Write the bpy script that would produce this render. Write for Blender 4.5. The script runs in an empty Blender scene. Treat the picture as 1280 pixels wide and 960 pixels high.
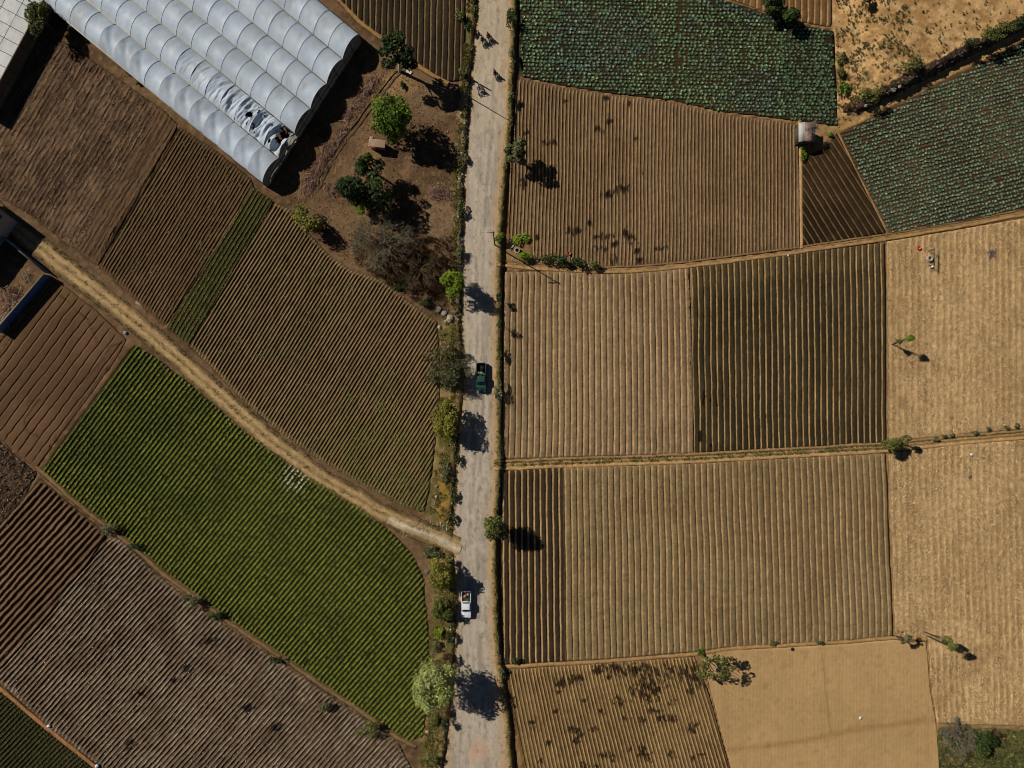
import bpy, bmesh, math
import numpy as np
from mathutils import Vector, Matrix

# ------------------------------------------------------------------ camera, sky, sun, exposure
SC = bpy.context.scene
COL = SC.collection
H = 130.0            # camera height above the road
S = 0.15             # metres of road per photograph pixel (1280 wide)
cam_d = bpy.data.cameras.new('camera'); cam = bpy.data.objects.new('camera', cam_d); COL.objects.link(cam)
cam.location = (0, 0, H); cam.rotation_euler = (0, 0, 0)
cam_d.sensor_fit = 'HORIZONTAL'; cam_d.sensor_width = 36.0
cam_d.lens = 18.0 * H / (640 * S)
cam_d.clip_start = 1.0; cam_d.clip_end = 6000.0
SC.camera = cam
SC.render.resolution_x, SC.render.resolution_y = 1024, 768
SUN_EL, SUN_DIR = math.radians(40.0), math.radians(-30.5)   # shadows fall towards SUN_DIR in the ground plane
dx, dy = math.cos(SUN_DIR), math.sin(SUN_DIR)
ray = Vector((dx * math.cos(SUN_EL), dy * math.cos(SUN_EL), -math.sin(SUN_EL)))
sun_d = bpy.data.lights.new('sun', 'SUN'); sun = bpy.data.objects.new('sun', sun_d); COL.objects.link(sun)
sun_d.energy = 5.0; sun_d.angle = math.radians(0.5); sun_d.color = (1.0, 0.955, 0.895)
sun.rotation_euler = ray.to_track_quat('-Z', 'Y').to_euler()
sun.location = (-60, 40, 90)
wd = bpy.data.worlds.new('World'); SC.world = wd; wd.use_nodes = True
nt = wd.node_tree; bg = nt.nodes['Background']
sky = nt.nodes.new('ShaderNodeTexSky'); sky.sky_type = 'NISHITA'; sky.sun_disc = False
sky.sun_elevation = SUN_EL
sky.sun_rotation = math.atan2(-dx, -dy)
sky.air_density = 0.4; sky.dust_density = 0.1; sky.ozone_density = 1.0
nt.links.new(sky.outputs[0], bg.inputs[0]); bg.inputs[1].default_value = 0.05
SC.view_settings.view_transform = 'Standard'; SC.view_settings.look = 'None'
SC.view_settings.gamma = 1.0; SC.view_settings.exposure = -0.38
SC.cycles.filter_width = 1.0
SC.cycles.max_bounces = 4; SC.cycles.diffuse_bounces = 1; SC.cycles.transparent_max_bounces = 4

# ------------------------------------------------------------------ helpers
RS = np.random.RandomState
def W(px, py, z=0.0):
    """ground position that the photograph shows at (px, py) for a point z metres above the road"""
    k = S * (H - z) / H
    return (px - 640.0) * k, (480.0 - py) * k
def WV(px, py, z=0.0):
    x, y = W(px, py, z); return Vector((x, y, z))
def lin(c):
    c = np.asarray(c, float) / 255.0
    return np.where(c <= 0.04045, c / 12.92, ((c + 0.055) / 1.055) ** 2.4)
def sm(x, a, b):
    t = np.clip((x - a) / (b - a), 0, 1); return t * t * (3 - 2 * t)
def _h(ix, iy, s):
    n = (ix.astype(np.int64) * 374761393 + iy.astype(np.int64) * 668265263 + s * 982451653) & 0xffffffff
    n = ((n ^ (n >> 13)) * 1274126177) & 0xffffffff
    n = (n ^ (n >> 16)) & 0xffffffff
    return n / 4294967295.0
def vn(x, y, s=0):
    x = np.asarray(x, float); y = np.asarray(y, float)
    ix = np.floor(x); iy = np.floor(y); fx = x - ix; fy = y - iy
    fx = fx * fx * (3 - 2 * fx); fy = fy * fy * (3 - 2 * fy)
    a = _h(ix, iy, s); b = _h(ix + 1, iy, s); c = _h(ix, iy + 1, s); d = _h(ix + 1, iy + 1, s)
    return (a * (1 - fx) + b * fx) * (1 - fy) + (c * (1 - fx) + d * fx) * fy
def fbm(x, y, s=0, o=4):
    r = 0; a = 0.5; t = 0
    for i in range(o):
        r = r + a * vn(x * 2 ** i + 17.3 * i, y * 2 ** i - 9.1 * i, s + i); t += a; a *= 0.55
    return r / t
def mixc(a, b, t):
    t = np.asarray(t)[..., None]; return a * (1 - t) + b * t
def inpoly(px, py, poly):
    px = np.asarray(px, float); py = np.asarray(py, float); r = np.zeros(px.shape, bool); n = len(poly)
    for i in range(n):
        x0, y0 = poly[i]; x1, y1 = poly[(i + 1) % n]
        if y0 == y1: continue
        c = (y0 > py) != (y1 > py)
        r ^= c & (px < (x1 - x0) * (py - y0) / (y1 - y0) + x0)
    return r
def pdist(px, py, pts, closed=False):
    px = np.asarray(px, float); py = np.asarray(py, float); d = np.full(px.shape, 1e9)
    P = list(pts) + ([pts[0]] if closed else [])
    for (x0, y0), (x1, y1) in zip(P[:-1], P[1:]):
        vx, vy = x1 - x0, y1 - y0; L = vx * vx + vy * vy
        t = np.clip(((px - x0) * vx + (py - y0) * vy) / L, 0, 1)
        d = np.minimum(d, np.hypot(px - x0 - t * vx, py - y0 - t * vy))
    return d

def tag(o, label=None, cat=None, group=None, kind=None):
    if label: o['label'] = label
    if cat: o['category'] = cat
    if group: o['group'] = group
    if kind: o['kind'] = kind
    return o
def mesh(name, V, F, mat, col=None, parent=None, smooth=False, loc=None):
    """V (n,3); F a list of (m,k) integer arrays; col (n,3) albedo per vertex"""
    me = bpy.data.meshes.new(name)
    V = np.asarray(V, float)
    if loc is not None: V = V - np.asarray(loc, float)
    if isinstance(F, np.ndarray): F = [F]
    F = [np.asarray(f, np.int64) for f in F if len(f)]
    me.vertices.add(len(V)); me.vertices.foreach_set('co', V.astype(np.float32).ravel())
    nl = sum(f.size for f in F); npoly = sum(len(f) for f in F)
    me.loops.add(nl); me.loops.foreach_set('vertex_index', np.concatenate([f.ravel() for f in F]).astype(np.int32))
    me.polygons.add(npoly)
    st = []; c = 0
    for f in F:
        st.append(c + np.arange(len(f)) * f.shape[1]); c += f.size
    me.polygons.foreach_set('loop_start', np.concatenate(st).astype(np.int32))
    if smooth: me.polygons.foreach_set('use_smooth', np.ones(npoly, bool))
    if col is not None:
        ca = me.color_attributes.new('Col', 'FLOAT_COLOR', 'POINT')
        c4 = np.ones((len(V), 4), np.float32); c4[:, :3] = np.clip(col, 0, 1)
        ca.data.foreach_set('color', c4.ravel())
    me.update(calc_edges=True); me.validate()
    me.materials.append(mat)
    o = bpy.data.objects.new(name, me); COL.objects.link(o)
    if loc is not None: o.location = loc
    if parent is not None: o.parent = parent
    return o
def empty(name, loc, rz=0, label=None, cat=None, group=None):
    o = bpy.data.objects.new(name, None); COL.objects.link(o); o.location = loc; o.rotation_euler = (0, 0, rz)
    o.empty_display_size = 0.3
    return tag(o, label, cat, group)
def copy_tree(o, parent=None):
    c = o.copy(); COL.objects.link(c); c.parent = parent
    for ch in list(o.children): copy_tree(ch, c)
    return c
def grid_faces(nu, nv, off=0):
    i = np.arange(nu - 1)[:, None]; j = np.arange(nv - 1)[None, :]
    a = (i * nv + j + off).ravel()
    return np.stack([a, a + nv, a + nv + 1, a + 1], 1)

# ------------------------------------------------------------------ materials
def mat_new(name):
    m = bpy.data.materials.new(name); m.use_nodes = True
    n = m.node_tree.nodes; b = n['Principled BSDF']
    return m, m.node_tree, b
def mat_vc(name, rough=0.95, spec=0.1, n1=1.2, n2=9.0, amt=0.35, bump=0.05, transl=0.0):
    """albedo from the Col attribute times grain at two scales, with fine relief"""
    m, t, b = mat_new(name); N = t.nodes; L = t.links
    at = N.new('ShaderNodeAttribute'); at.attribute_name = 'Col'
    tc = N.new('ShaderNodeTexCoord')
    f = None; outs = []
    for sc, dt in ((n1, 6), (n2, 7)):
        q = N.new('ShaderNodeTexNoise'); q.inputs['Scale'].default_value = sc; q.inputs['Detail'].default_value = dt
        q.inputs['Roughness'].default_value = 0.78
        L.new(tc.outputs['Object'], q.inputs['Vector'])
        r = N.new('ShaderNodeMapRange'); r.inputs[1].default_value = 0.25; r.inputs[2].default_value = 0.75
        r.inputs[3].default_value = 1 - amt; r.inputs[4].default_value = 1 + amt
        L.new(q.outputs['Fac'], r.inputs[0]); outs.append((q, r))
    mu = N.new('ShaderNodeMath'); mu.operation = 'MULTIPLY'
    L.new(outs[0][1].outputs[0], mu.inputs[0]); L.new(outs[1][1].outputs[0], mu.inputs[1])
    vm = N.new('ShaderNodeVectorMath'); vm.operation = 'SCALE'
    L.new(at.outputs['Color'], vm.inputs[0]); L.new(mu.outputs[0], vm.inputs['Scale'])
    L.new(vm.outputs[0], b.inputs['Base Color'])
    b.inputs['Roughness'].default_value = rough; b.inputs['Specular IOR Level'].default_value = spec
    if bump > 0:
        bp = N.new('ShaderNodeBump'); bp.inputs['Strength'].default_value = 1.0; bp.inputs['Distance'].default_value = bump
        L.new(outs[1][0].outputs['Fac'], bp.inputs['Height']); L.new(bp.outputs[0], b.inputs['Normal'])
    if transl > 0:
        tr = N.new('ShaderNodeBsdfTranslucent'); L.new(vm.outputs[0], tr.inputs['Color'])
        mx = N.new('ShaderNodeMixShader'); mx.inputs[0].default_value = transl
        L.new(b.outputs[0], mx.inputs[1]); L.new(tr.outputs[0], mx.inputs[2])
        L.new(mx.outputs[0], N['Material Output'].inputs['Surface'])
    return m
def mat_flat(name, rgb, rough=0.7, spec=0.3, metal=0.0, scale=3.0, amt=0.15, bump=0.0):
    m, t, b = mat_new(name); N = t.nodes; L = t.links
    c = lin(rgb)
    tc = N.new('ShaderNodeTexCoord'); q = N.new('ShaderNodeTexNoise'); q.inputs['Scale'].default_value = scale
    q.inputs['Detail'].default_value = 6; L.new(tc.outputs['Object'], q.inputs['Vector'])
    r = N.new('ShaderNodeValToRGB'); r.color_ramp.elements[0].position = 0.3; r.color_ramp.elements[1].position = 0.7
    r.color_ramp.elements[0].color = (*np.clip(c * (1 - amt), 0, 1), 1); r.color_ramp.elements[1].color = (*np.clip(c * (1 + amt), 0, 1), 1)
    L.new(q.outputs['Fac'], r.inputs[0]); L.new(r.outputs[0], b.inputs['Base Color'])
    b.inputs['Roughness'].default_value = rough; b.inputs['Specular IOR Level'].default_value = spec; b.inputs['Metallic'].default_value = metal
    if bump > 0:
        bp = N.new('ShaderNodeBump'); bp.inputs['Distance'].default_value = bump
        L.new(q.outputs['Fac'], bp.inputs['Height']); L.new(bp.outputs[0], b.inputs['Normal'])
    return m
M_SOIL = mat_vc('soil', n1=0.7, n2=2.6, amt=0.28, bump=0.05)
M_FIELD = mat_vc('tilled_soil', n1=0.9, n2=2.8, amt=0.33, bump=0.06)
M_SMOOTH = mat_vc('smooth_soil', n1=0.9, n2=4.0, amt=0.14, bump=0.03)
M_ROAD = mat_vc('packed_dirt', rough=0.9, n1=0.6, n2=2.6, amt=0.12, bump=0.025)
M_LEAF = mat_vc('leaf', rough=0.6, spec=0.25, n1=1.5, n2=12.0, amt=0.15, bump=0, transl=0.15)
M_CAB = mat_vc('cabbage_leaf', rough=0.5, spec=0.35, n1=1.5, n2=12.0, amt=0.12, bump=0)
M_DRY = mat_vc('dry_matter', rough=0.9, n1=2.0, n2=12.0, amt=0.2, bump=0)
M_BARK = mat_flat('bark', (92, 80, 62), rough=0.9, spec=0.1, scale=6, amt=0.3, bump=0.02)
M_STONE = mat_vc('stone', rough=0.9, n1=3.0, n2=14.0, amt=0.25, bump=0.03)

# ------------------------------------------------------------------ the lie of the land (all in photograph pixels)
YS = [-400, 0, 50, 100, 150, 200, 240, 300, 380, 430, 480, 560, 600, 660, 700, 740, 760, 800, 850, 900, 960, 1400]
XWs = [604, 597, 594, 589, 586, 583, 581, 580, 577, 579, 581, 573, 570, 567, 568, 571, 572, 570, 568, 563, 556, 520]
XEs = [641, 637, 635, 633, 631, 626, 622, 618, 617, 617, 617, 618, 617, 612, 612, 613, 613, 615, 620, 628, 632, 660]
def xw(y): return np.interp(y, YS, XWs) + 2.2 * (fbm(np.asarray(y, float) / 14, 0 * np.asarray(y, float), 5) - 0.5)
def xe(y): return np.interp(y, YS, XEs) + 1.8 * (fbm(np.asarray(y, float) / 11, 3 + 0 * np.asarray(y, float), 8) - 0.5)
TRACK = [(-300, 70), (-60, 228), (0, 268), (60, 318), (130, 372), (190, 420), (260, 482), (330, 545), (400, 596), (480, 643), (525, 662), (572, 684)]
BANK = [(1040, 172), (1052, 162), (1078, 146), (1100, 133), (1140, 113), (1180, 93), (1230, 68), (1280, 42), (1420, -30), (1700, -160)]
def bank_d(px, py):
    s = np.interp(px, [b[0] for b in BANK], [b[1] for b in BANK])
    return (s - py) * 0.88
def hz(px, py):
    px = np.asarray(px, float); py = np.asarray(py, float)
    dW = xw(py) - px; dE = px - xe(py)
    dt = pdist(px, py, TRACK)
    g = np.exp(-(dt / 15) ** 2)
    w = 0.7 * sm(dW, 0.5, 6) * (1 - g * sm(px, 505, 566)) * (1 - 0.15 * g)
    e = 0.10 * sm(dE, 0, 3) - 1.05 * sm(dE, 7.5, 11.5)
    d = bank_d(px, py)
    n = fbm(px / 9, py / 9, 31)
    p = 2.3 * sm(px, 1046, 1112) * sm(d + 5 * (n - 0.5), 3, 15) * (px > 1040)
    return w + e + p
# ------------------------------------------------------------------ fields
def prof_bed(ph, h=0.12):       # walking furrow then a wide flat bed
    return h * (1 - sm(ph, 0.0, 0.07) + sm(ph, 0.24, 0.40)) * (1 + .12 * np.sin(np.pi * np.clip((ph - .4) / .6, 0, 1)))
def prof_ridge(ph, h=0.22):
    return h * (0.5 - 0.5 * np.cos(2 * np.pi * ph)) ** 1.1
PH_BED = [0.0, 0.035, 0.07, 0.17, 0.27, 0.34, 0.40, 0.6, 0.8]
PH_RIDGE = [0.0, 0.14, 0.28, 0.42, 0.56, 0.70, 0.85]
FIELDS = []          # polygons, used to sink the ground sheet below them
def field(name, label, poly, A, B, d0, d1, rows, phases, height, color, step=3.0, wob=0.5, rough=0.03, seed=0, u0=-0.15, u1=1.15, zoff=0.0, mat=None):
    """one ploughed field: columns run along the rows and are clipped by the outline"""
    FIELDS.append(poly)
    A = np.array(A, float); B = np.array(B, float); d0 = np.array(d0, float); d1 = np.array(d1, float)
    r0, r1 = int(math.floor(u0 * rows)), int(math.ceil(u1 * rows))
    cu = np.array([r + p for r in range(r0, r1) for p in phases])
    rid = np.repeat(np.arange(r0, r1), len(phases)); ph = np.tile(np.array(phases), r1 - r0)
    u = cu / rows
    P0 = A[None] + u[:, None] * (B - A)[None]
    D = d0[None] / np.linalg.norm(d0) * (1 - u[:, None]) + d1[None] / np.linalg.norm(d1) * u[:, None]
    lo = np.full(len(u), 1e9); hi = np.full(len(u), -1e9)
    for i in range(len(poly)):
        a = np.array(poly[i], float); b = np.array(poly[(i + 1) % len(poly)], float); e = b - a
        den = D[:, 0] * (-e[1]) + D[:, 1] * e[0]
        den = np.where(np.abs(den) < 1e-9, 1e-9, den)
        rx = a[0] - P0[:, 0]; ry = a[1] - P0[:, 1]
        t = (rx * (-e[1]) + ry * e[0]) / den
        s = (D[:, 0] * ry - D[:, 1] * rx) / den
        ok = (s >= 0) & (s <= 1)
        lo = np.where(ok, np.minimum(lo, t), lo); hi = np.where(ok, np.maximum(hi, t), hi)
    keep = hi - lo > 0.5
    idx = np.where(keep)[0]; i0, i1 = idx[0], idx[-1] + 1
    sl = slice(i0, i1); lo = lo[sl]; hi = hi[sl]; bad = ~keep[sl]; lo[bad] = hi[bad] = 0
    P0 = P0[sl]; D = D[sl]; ph = ph[sl]; rid = rid[sl]; n = len(lo); u_all = u[sl][:, None]
    nv = max(4, int(math.ceil((hi - lo).max() / step)) + 1)
    T = np.linspace(0, 1, nv)[None]
    v = lo[:, None] + (hi - lo)[:, None] * T
    X = P0[:, 0:1] + D[:, 0:1] * v; Y = P0[:, 1:2] + D[:, 1:2] * v
    nrm = (B - A) / np.linalg.norm(B - A)
    wv = ((vn(v / 22, rid[:, None] * 7.7 + seed, seed + 3) - 0.5) * wob + (vn(v / 5, rid[:, None] * 3.1, seed + 4) - 0.5) * wob * 0.7)
    edge = np.minimum(v - lo[:, None], hi[:, None] - v)
    wv = wv + (vn(v / 70, u_all * 2.0, seed + 21) - 0.5) * 1.6 * min(1, wob * 2)
    wv = wv * sm(edge, 0, 6)
    X = X + nrm[0] * wv; Y = Y + nrm[1] * wv
    PHI = np.repeat(ph[:, None], nv, 1); RID = np.repeat(rid[:, None], nv, 1)
    hgt = height(PHI) * sm(edge - 2.5 * vn(RID * 1.3, RID * 0, seed + 30), 0, 4) * (0.8 + 0.4 * vn(v / 9, RID * 5.0, seed + 9))
    hgt = hgt + rough * (fbm(X / 1.7, Y / 1.7, seed + 11, 3) - 0.5) * 2
    Z = hz(X, Y) + 0.03 + zoff + hgt
    C = color(X, Y, PHI, RID, v, edge)
    # skirt round the field so its edge is a little bank of earth
    x, y = W(X, Y, Z)
    V = np.stack([x, y, Z], -1)
    def ring(Vr): q = Vr.copy(); q[..., 2] -= 0.6; return q
    V2 = np.concatenate([ring(V[:, :1]), V, ring(V[:, -1:])], 1); C2 = np.concatenate([C[:, :1], C, C[:, -1:]], 1)
    V2 = np.concatenate([ring(V2[:1]), V2, ring(V2[-1:])], 0); C2 = np.concatenate([C2[:1], C2, C2[-1:]], 0)
    F = grid_faces(n + 2, nv + 2)
    ok = np.ones(n + 2, bool); ok[1:-1] = ~bad
    okf = np.repeat(ok[:-1] & ok[1:], nv + 1); F = F[okf][:, ::-1]
    o = mesh(name, V2.reshape(-1, 3), F, mat or M_FIELD, C2.reshape(-1, 3), smooth=False)
    tag(o, label, kind='structure')
    return o
def stripes(bed, stripe, a=0.08, b=0.36, var=0.18, seed=1, extra=None, bed2=None, s2=60.0):
    bed = lin(bed); stripe = lin(stripe); bed2 = bed * 0.75 if bed2 is None else lin(bed2)
    def f(X, Y, P, R, v, e):
        n = fbm(X / s2, Y / s2, seed, 4); c = mixc(bed, bed2, sm(n, 0.38, 0.62))
        w = sm(P, a - 0.05, a + 0.02) * (1 - sm(P, b - 0.03, b + 0.05))
        w = w * np.clip(0.45 + 0.75 * vn(v / 14, R * 9.0, seed + 2) + .35 * vn(v / 3, R * 5.0, seed + 12), 0, 1) * (0.7 + 0.45 * vn(R * 1.7 + .3, v * 0 + .5, seed + 13))
        c = mixc(c, stripe[None, None] * (0.85 + 0.3 * vn(X / 30, Y / 30, seed + 7))[..., None], np.clip(w, 0, 1))
        c = c * (1 + var * (fbm(X / 2.3, Y / 2.3, seed + 5, 3) - 0.5) * 2)[..., None]
        c = c * (1 + 0.14 * (vn(R * 1.0 + .5, v * 0 + .5, seed + 8) - 0.5))[..., None]
        if extra: c = extra(c, X, Y, P, R, v, e)
        return c
    return f
def wet(blobs, dark=(32, 23, 15), seed=3, k=0.95):
    dk = lin(dark)
    def f(c, X, Y, P, R, v, e):
        m = np.zeros(X.shape)
        for (bx, by, rx, ry) in blobs:
            n = fbm(X / 3, Y / 4, seed + int(bx), 3) + .35 * (vn(R * 3.3, Y / 7, seed + 2) - .5) + .12 * (P > .5)
            q = ((X - bx) / rx) ** 2 + ((Y - by) / ry) ** 2 + (n - 0.5) * 5.0
            m = np.maximum(m, 1 - sm(q, 0.55, 1.05))
        return mixc(c, dk, m * k)
    return f
# --- east of the road
F5 = [(648, 98), (700, 109), (760, 119), (840, 128), (900, 143), (960, 150), (997, 156), (1000, 311), (950, 317), (860, 328), (790, 334), (748, 334), (700, 329), (668, 322), (662, 300), (636, 300), (636, 240), (642, 130)]
blobs5 = [(688, 178, 9, 3), (659, 165, 4, 4), (750, 162, 7, 4), (762, 152, 5, 4), (796, 172, 5, 3.5), (803, 217, 4, 3), (779, 237, 8, 5), (762, 243, 8, 4), (754, 296, 12, 4),
          (718, 288, 10, 5), (738, 279, 4, 4), (784, 291, 6, 6), (790, 300, 5, 7), (770, 306, 7, 4), (750, 311, 9, 4), (796, 314, 5, 9), (826, 310, 7, 3.5), (800, 326, 8, 5), (765, 325, 9, 5), (673, 297, 4, 3), (705, 126, 5, 2), (787, 128, 2, 6), (758, 122, 4, 3), (654, 228, 5, 7)]
field('field', 'brown furrowed field with dark wet splashes east of the road', F5, (640, 220), (1000, 220), (-6, 200), (1, 155), 80, PH_RIDGE, lambda p: prof_ridge(p, 0.24),
      stripes((106, 84, 58), (166, 135, 95), 0.42, 0.62, bed2=(92, 71, 48), seed=5, extra=wet(blobs5)), step=2.6, seed=5)
F7 = [(630, 340), (700, 339), (760, 343), (800, 341), (862, 335), (867, 567), (760, 570), (627, 574)]
field('field', 'pale brown field of straight beds just east of the road', F7, (629, 450), (864.5, 450), (-3, 234), (4, 234), 31, PH_BED, prof_bed,
      stripes((136, 113, 82), (176, 144, 100), .08, .33, bed2=(122, 100, 72), seed=7), step=2.6, wob=0.6, seed=7)
F8 = [(863, 335), (960, 322), (1107, 303), (1109, 553), (990, 560), (868, 566)]
def ex8(c, X, Y, P, R, v, e):
    g = sm(fbm(X / 40, Y / 40, 90), 0.5, 0.68) * (P > 0.36)
    c = mixc(c, lin((58, 56, 30)), g * 0.35)
    dry = sm(X, 1040, 1106) * (1 - sm(Y, 300, 420)) * (P > 0.36) + sm(318 + (1107 - X) * 0.13 + 18 - Y, 0, 14) * (P > .36)
    c = mixc(c, lin((118, 94, 62)), np.clip(dry * .6, 0, 1) * 0.4 * (.5 + fbm(X / 9, Y / 30, 93)))
    return wet([(879, 497, 2, 9), (887, 500, 2, 5), (893, 505, 3, 4), (875, 545, 3, 7), (888, 556, 2, 3), (876, 425, 2, 2)], (22, 15, 10))(c, X, Y, P, R, v, e)
field('field', 'very dark wet field ruled with thin tan furrows', F8, (864.5, 450), (1108.5, 450), (4, 234), (2, 250), 32, PH_BED, prof_bed,
      stripes((64, 53, 33), (170, 138, 92), 0.08, 0.29, bed2=(54, 44, 27), seed=8, extra=ex8, s2=30.), step=2.6, wob=0.6, seed=8)
F10 = [(627, 589), (702, 585), (866, 580), (990, 573), (1108, 567), (1117, 795), (1060, 801), (905, 810), (868, 815), (760, 824), (700, 827), (629, 831)]
def ex10(c, X, Y, P, R, v, e):
    w = (1 - sm(R + 0.0, 9.2, 9.9)) * (P > 0.34) + (1 - sm(R + 0.0, 9.2, 9.9)) * (P < 0.06)
    return mixc(c, lin((50, 38, 26)) * (0.7 + 0.8 * fbm(X / 14, Y / 14, 66))[..., None], np.clip(w, 0, 1) * 0.93)
field('field', 'wide brown field of beds with ten darker wet beds at its west end', F10, (628, 700), (1113, 690), (2, 240), (9, 227), 62, PH_BED, prof_bed,
      stripes((126, 106, 73), (172, 140, 94), 0.08, 0.31, bed2=(118, 97, 66), seed=10, extra=ex10), step=2.6, wob=0.6, seed=10)
F9 = [(1109, 302), (1200, 287), (1280, 273), (1480, 236), (1480, 520), (1280, 536), (1200, 543), (1111, 552)]
def exST(c, X, Y, P, R, v, e):
    d = np.minimum(pdist(X, Y, [(1128, 560), (1140, 640), (1136, 740), (1150, 790)]), pdist(X, Y, [(1147, 312), (1149, 380), (1152, 470), (1156, 545)]))
    c = mixc(c, lin((150, 120, 78)), np.exp(-(d / 4) ** 2) * .35)
    m = sm(fbm(X / 10, Y / 22, 95, 4), .56, .7); return mixc(c, lin((148, 118, 78)), m * .45)
ST = lambda seed: stripes((184, 150, 104), (196, 163, 115), 0.4, 0.7, bed2=(166, 133, 89), seed=seed, var=0.34, s2=38., extra=exST)
field('field', 'dry tan stubble field with a well at the east edge', F9, (1110, 430), (1480, 430), (1, 240), (1, 240), 46, PH_RIDGE, lambda p: prof_ridge(p, 0.07), ST(9), step=2.6, rough=0.07, seed=9)
F11 = [(1111, 567), (1200, 556), (1280, 550), (1480, 532), (1480, 920), (1280, 908), (1172, 904), (1165, 860), (1161, 800), (1119, 795)]
field('field', 'dry tan stubble field with two leaning trees at the southeast', F11, (1114, 690), (1480, 690), (6, 227), (2, 227), 46, PH_RIDGE, lambda p: prof_ridge(p, 0.07), ST(11), step=2.6, rough=0.07, seed=11)
F12 = [(634, 838), (700, 833), (760, 829), (868, 821), (884, 862), (912, 960), (950, 1090), (700, 1090), (656, 960), (644, 890)]
rb = RS(12); blobs12 = []
for k in range(34):
    bx, by = rb.uniform(650, 890), rb.uniform(840, 960)
    if bx < 640 + (by - 830) * 0.25 or bx > 870 + (by - 820) * 0.3: continue
    blobs12.append((bx, by, rb.uniform(3, 7), rb.uniform(2, 5)))
blobs12 += [(812, 862, 22, 14), (850, 840, 25, 12), (795, 838, 30, 8), (760, 835, 26, 7), (835, 900, 14, 6), (818, 888, 8, 5), (840, 876, 8, 5), (868, 908, 8, 4), (842, 945, 6, 5), (806, 938, 8, 9), (756, 944, 6, 5), (715, 850, 14, 6), (700, 856, 8, 6), (775, 876, 6, 6), (872, 850, 12, 10)]
field('field', 'brown field with slanting furrows and dark wet patches at the south', F12, (645, 890), (890, 890), (24, 122), (42, 138), 52, PH_RIDGE, lambda p: prof_ridge(p, 0.2),
      stripes((118, 94, 60), (184, 149, 96), 0.4, 0.62, bed2=(98, 77, 49), seed=12, extra=wet(blobs12, (44, 31, 17))), step=2.6, u1=1.3, seed=12)
F13 = [(878, 818), (905, 813), (1060, 804), (1116, 799), (1158, 803), (1162, 860), (1170, 905), (1174, 960), (1180, 1090), (955, 1090), (914, 960), (890, 868)]
def ex13(c, X, Y, P, R, v, e):
    d1 = pdist(X, Y, [(960, 932), (1010, 925), (1080, 910), (1130, 904), (1165, 898)]); d2 = pdist(X, Y, [(1028, 818), (1032, 860), (1038, 915)])
    d3 = pdist(X, Y, [(905, 938), (960, 932)]); 
    c = mixc(c, lin((148, 110, 68)), np.exp(-(d1 / 3.5) ** 2) * 0.6 + np.exp(-(d2 / 1.2) ** 2) * 0.6 * (d2 < 3) + np.exp(-(d3 / 3) ** 2) * 0.5 * (d3 < 9))
    m = sm(fbm(X / 9, Y / 5, 14, 4), 0.66, 0.74)
    return mixc(c, lin((140, 108, 68)), m * 0.3)
field('field', 'smooth bare tan field at the south between the furrows and the stubble', F13, (890, 880), (1175, 880), (0, 1), (0, 1), 64, [0, 0.33, 0.66], lambda p: prof_ridge(p, 0.035),
      stripes((182, 147, 99), (186, 152, 104), 0.4, 0.6, bed2=(176, 142, 95), seed=13, var=0.06, extra=ex13), step=4, rough=0.015, seed=13, mat=M_SMOOTH)
F6 = [(1003, 190), (1012, 194), (1034, 185), (1046, 166), (1068, 210), (1090, 255), (1108, 291), (1060, 300), (1003, 308)]
field('field', 'small dark field with slanting tan lines below the shed', F6, (960, 300), (1100, 215), (0.50, 0.86), (0.55, 0.83), 21, PH_BED, lambda p: prof_bed(p, 0.12),
      stripes((58, 44, 26), (128, 100, 64), 0.08, 0.24, bed2=(42, 31, 18), seed=6), step=2.6, seed=6)
F3 = [(880, -100), (1036, -100), (1040, 34), (1000, 27), (960, 16), (932, 6), (905, -4)]
field('field', 'narrow furrowed field at the top beyond the cabbages', F3, (880, 0), (1040, 0), (0, 1), (0, 1), 20, PH_BED, prof_bed,
      stripes((122, 92, 58), (170, 130, 82), 0.07, 0.3, seed=33), step=3, seed=33)
CABA = [(647, -100), (870, -100), (903, 0), (935, 9), (965, 20), (1000, 31), (1042, 39), (1045, 100), (1047, 157), (1018, 154), (960, 146), (900, 139), (840, 125), (760, 116), (700, 106), (650, 95), (648, 40)]
CABB = [(1050, 166), (1072, 156), (1100, 142), (1180, 102), (1280, 52), (1480, -45), (1480, 215), (1280, 261), (1200, 277), (1112, 292), (1095, 258), (1068, 205)]
SOILC = stripes((66, 52, 32), (60, 50, 30), 0.4, 0.6, bed2=(48, 40, 26), seed=21)
field('field', 'soil under the rows of the large cabbage field', CABA, (645, 60), (645, 60 + 130), (1, 0.02), (1, 0.02), 28, PH_RIDGE, lambda p: prof_ridge(p, 0.12), SOILC, step=4, u0=-1.6, u1=1.6, seed=21)
field('field', 'soil under the rows of the cabbage field beside the ravine', CABB, (1280, 50), (1330, 250), (1, -0.27), (1, -0.27), 42, PH_RIDGE, lambda p: prof_ridge(p, 0.12),
      stripes((84, 66, 44), (90, 72, 48), 0.4, 0.6, bed2=(64, 48, 32), seed=22), step=4, u0=-1.0, u1=1.9, seed=22)
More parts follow.
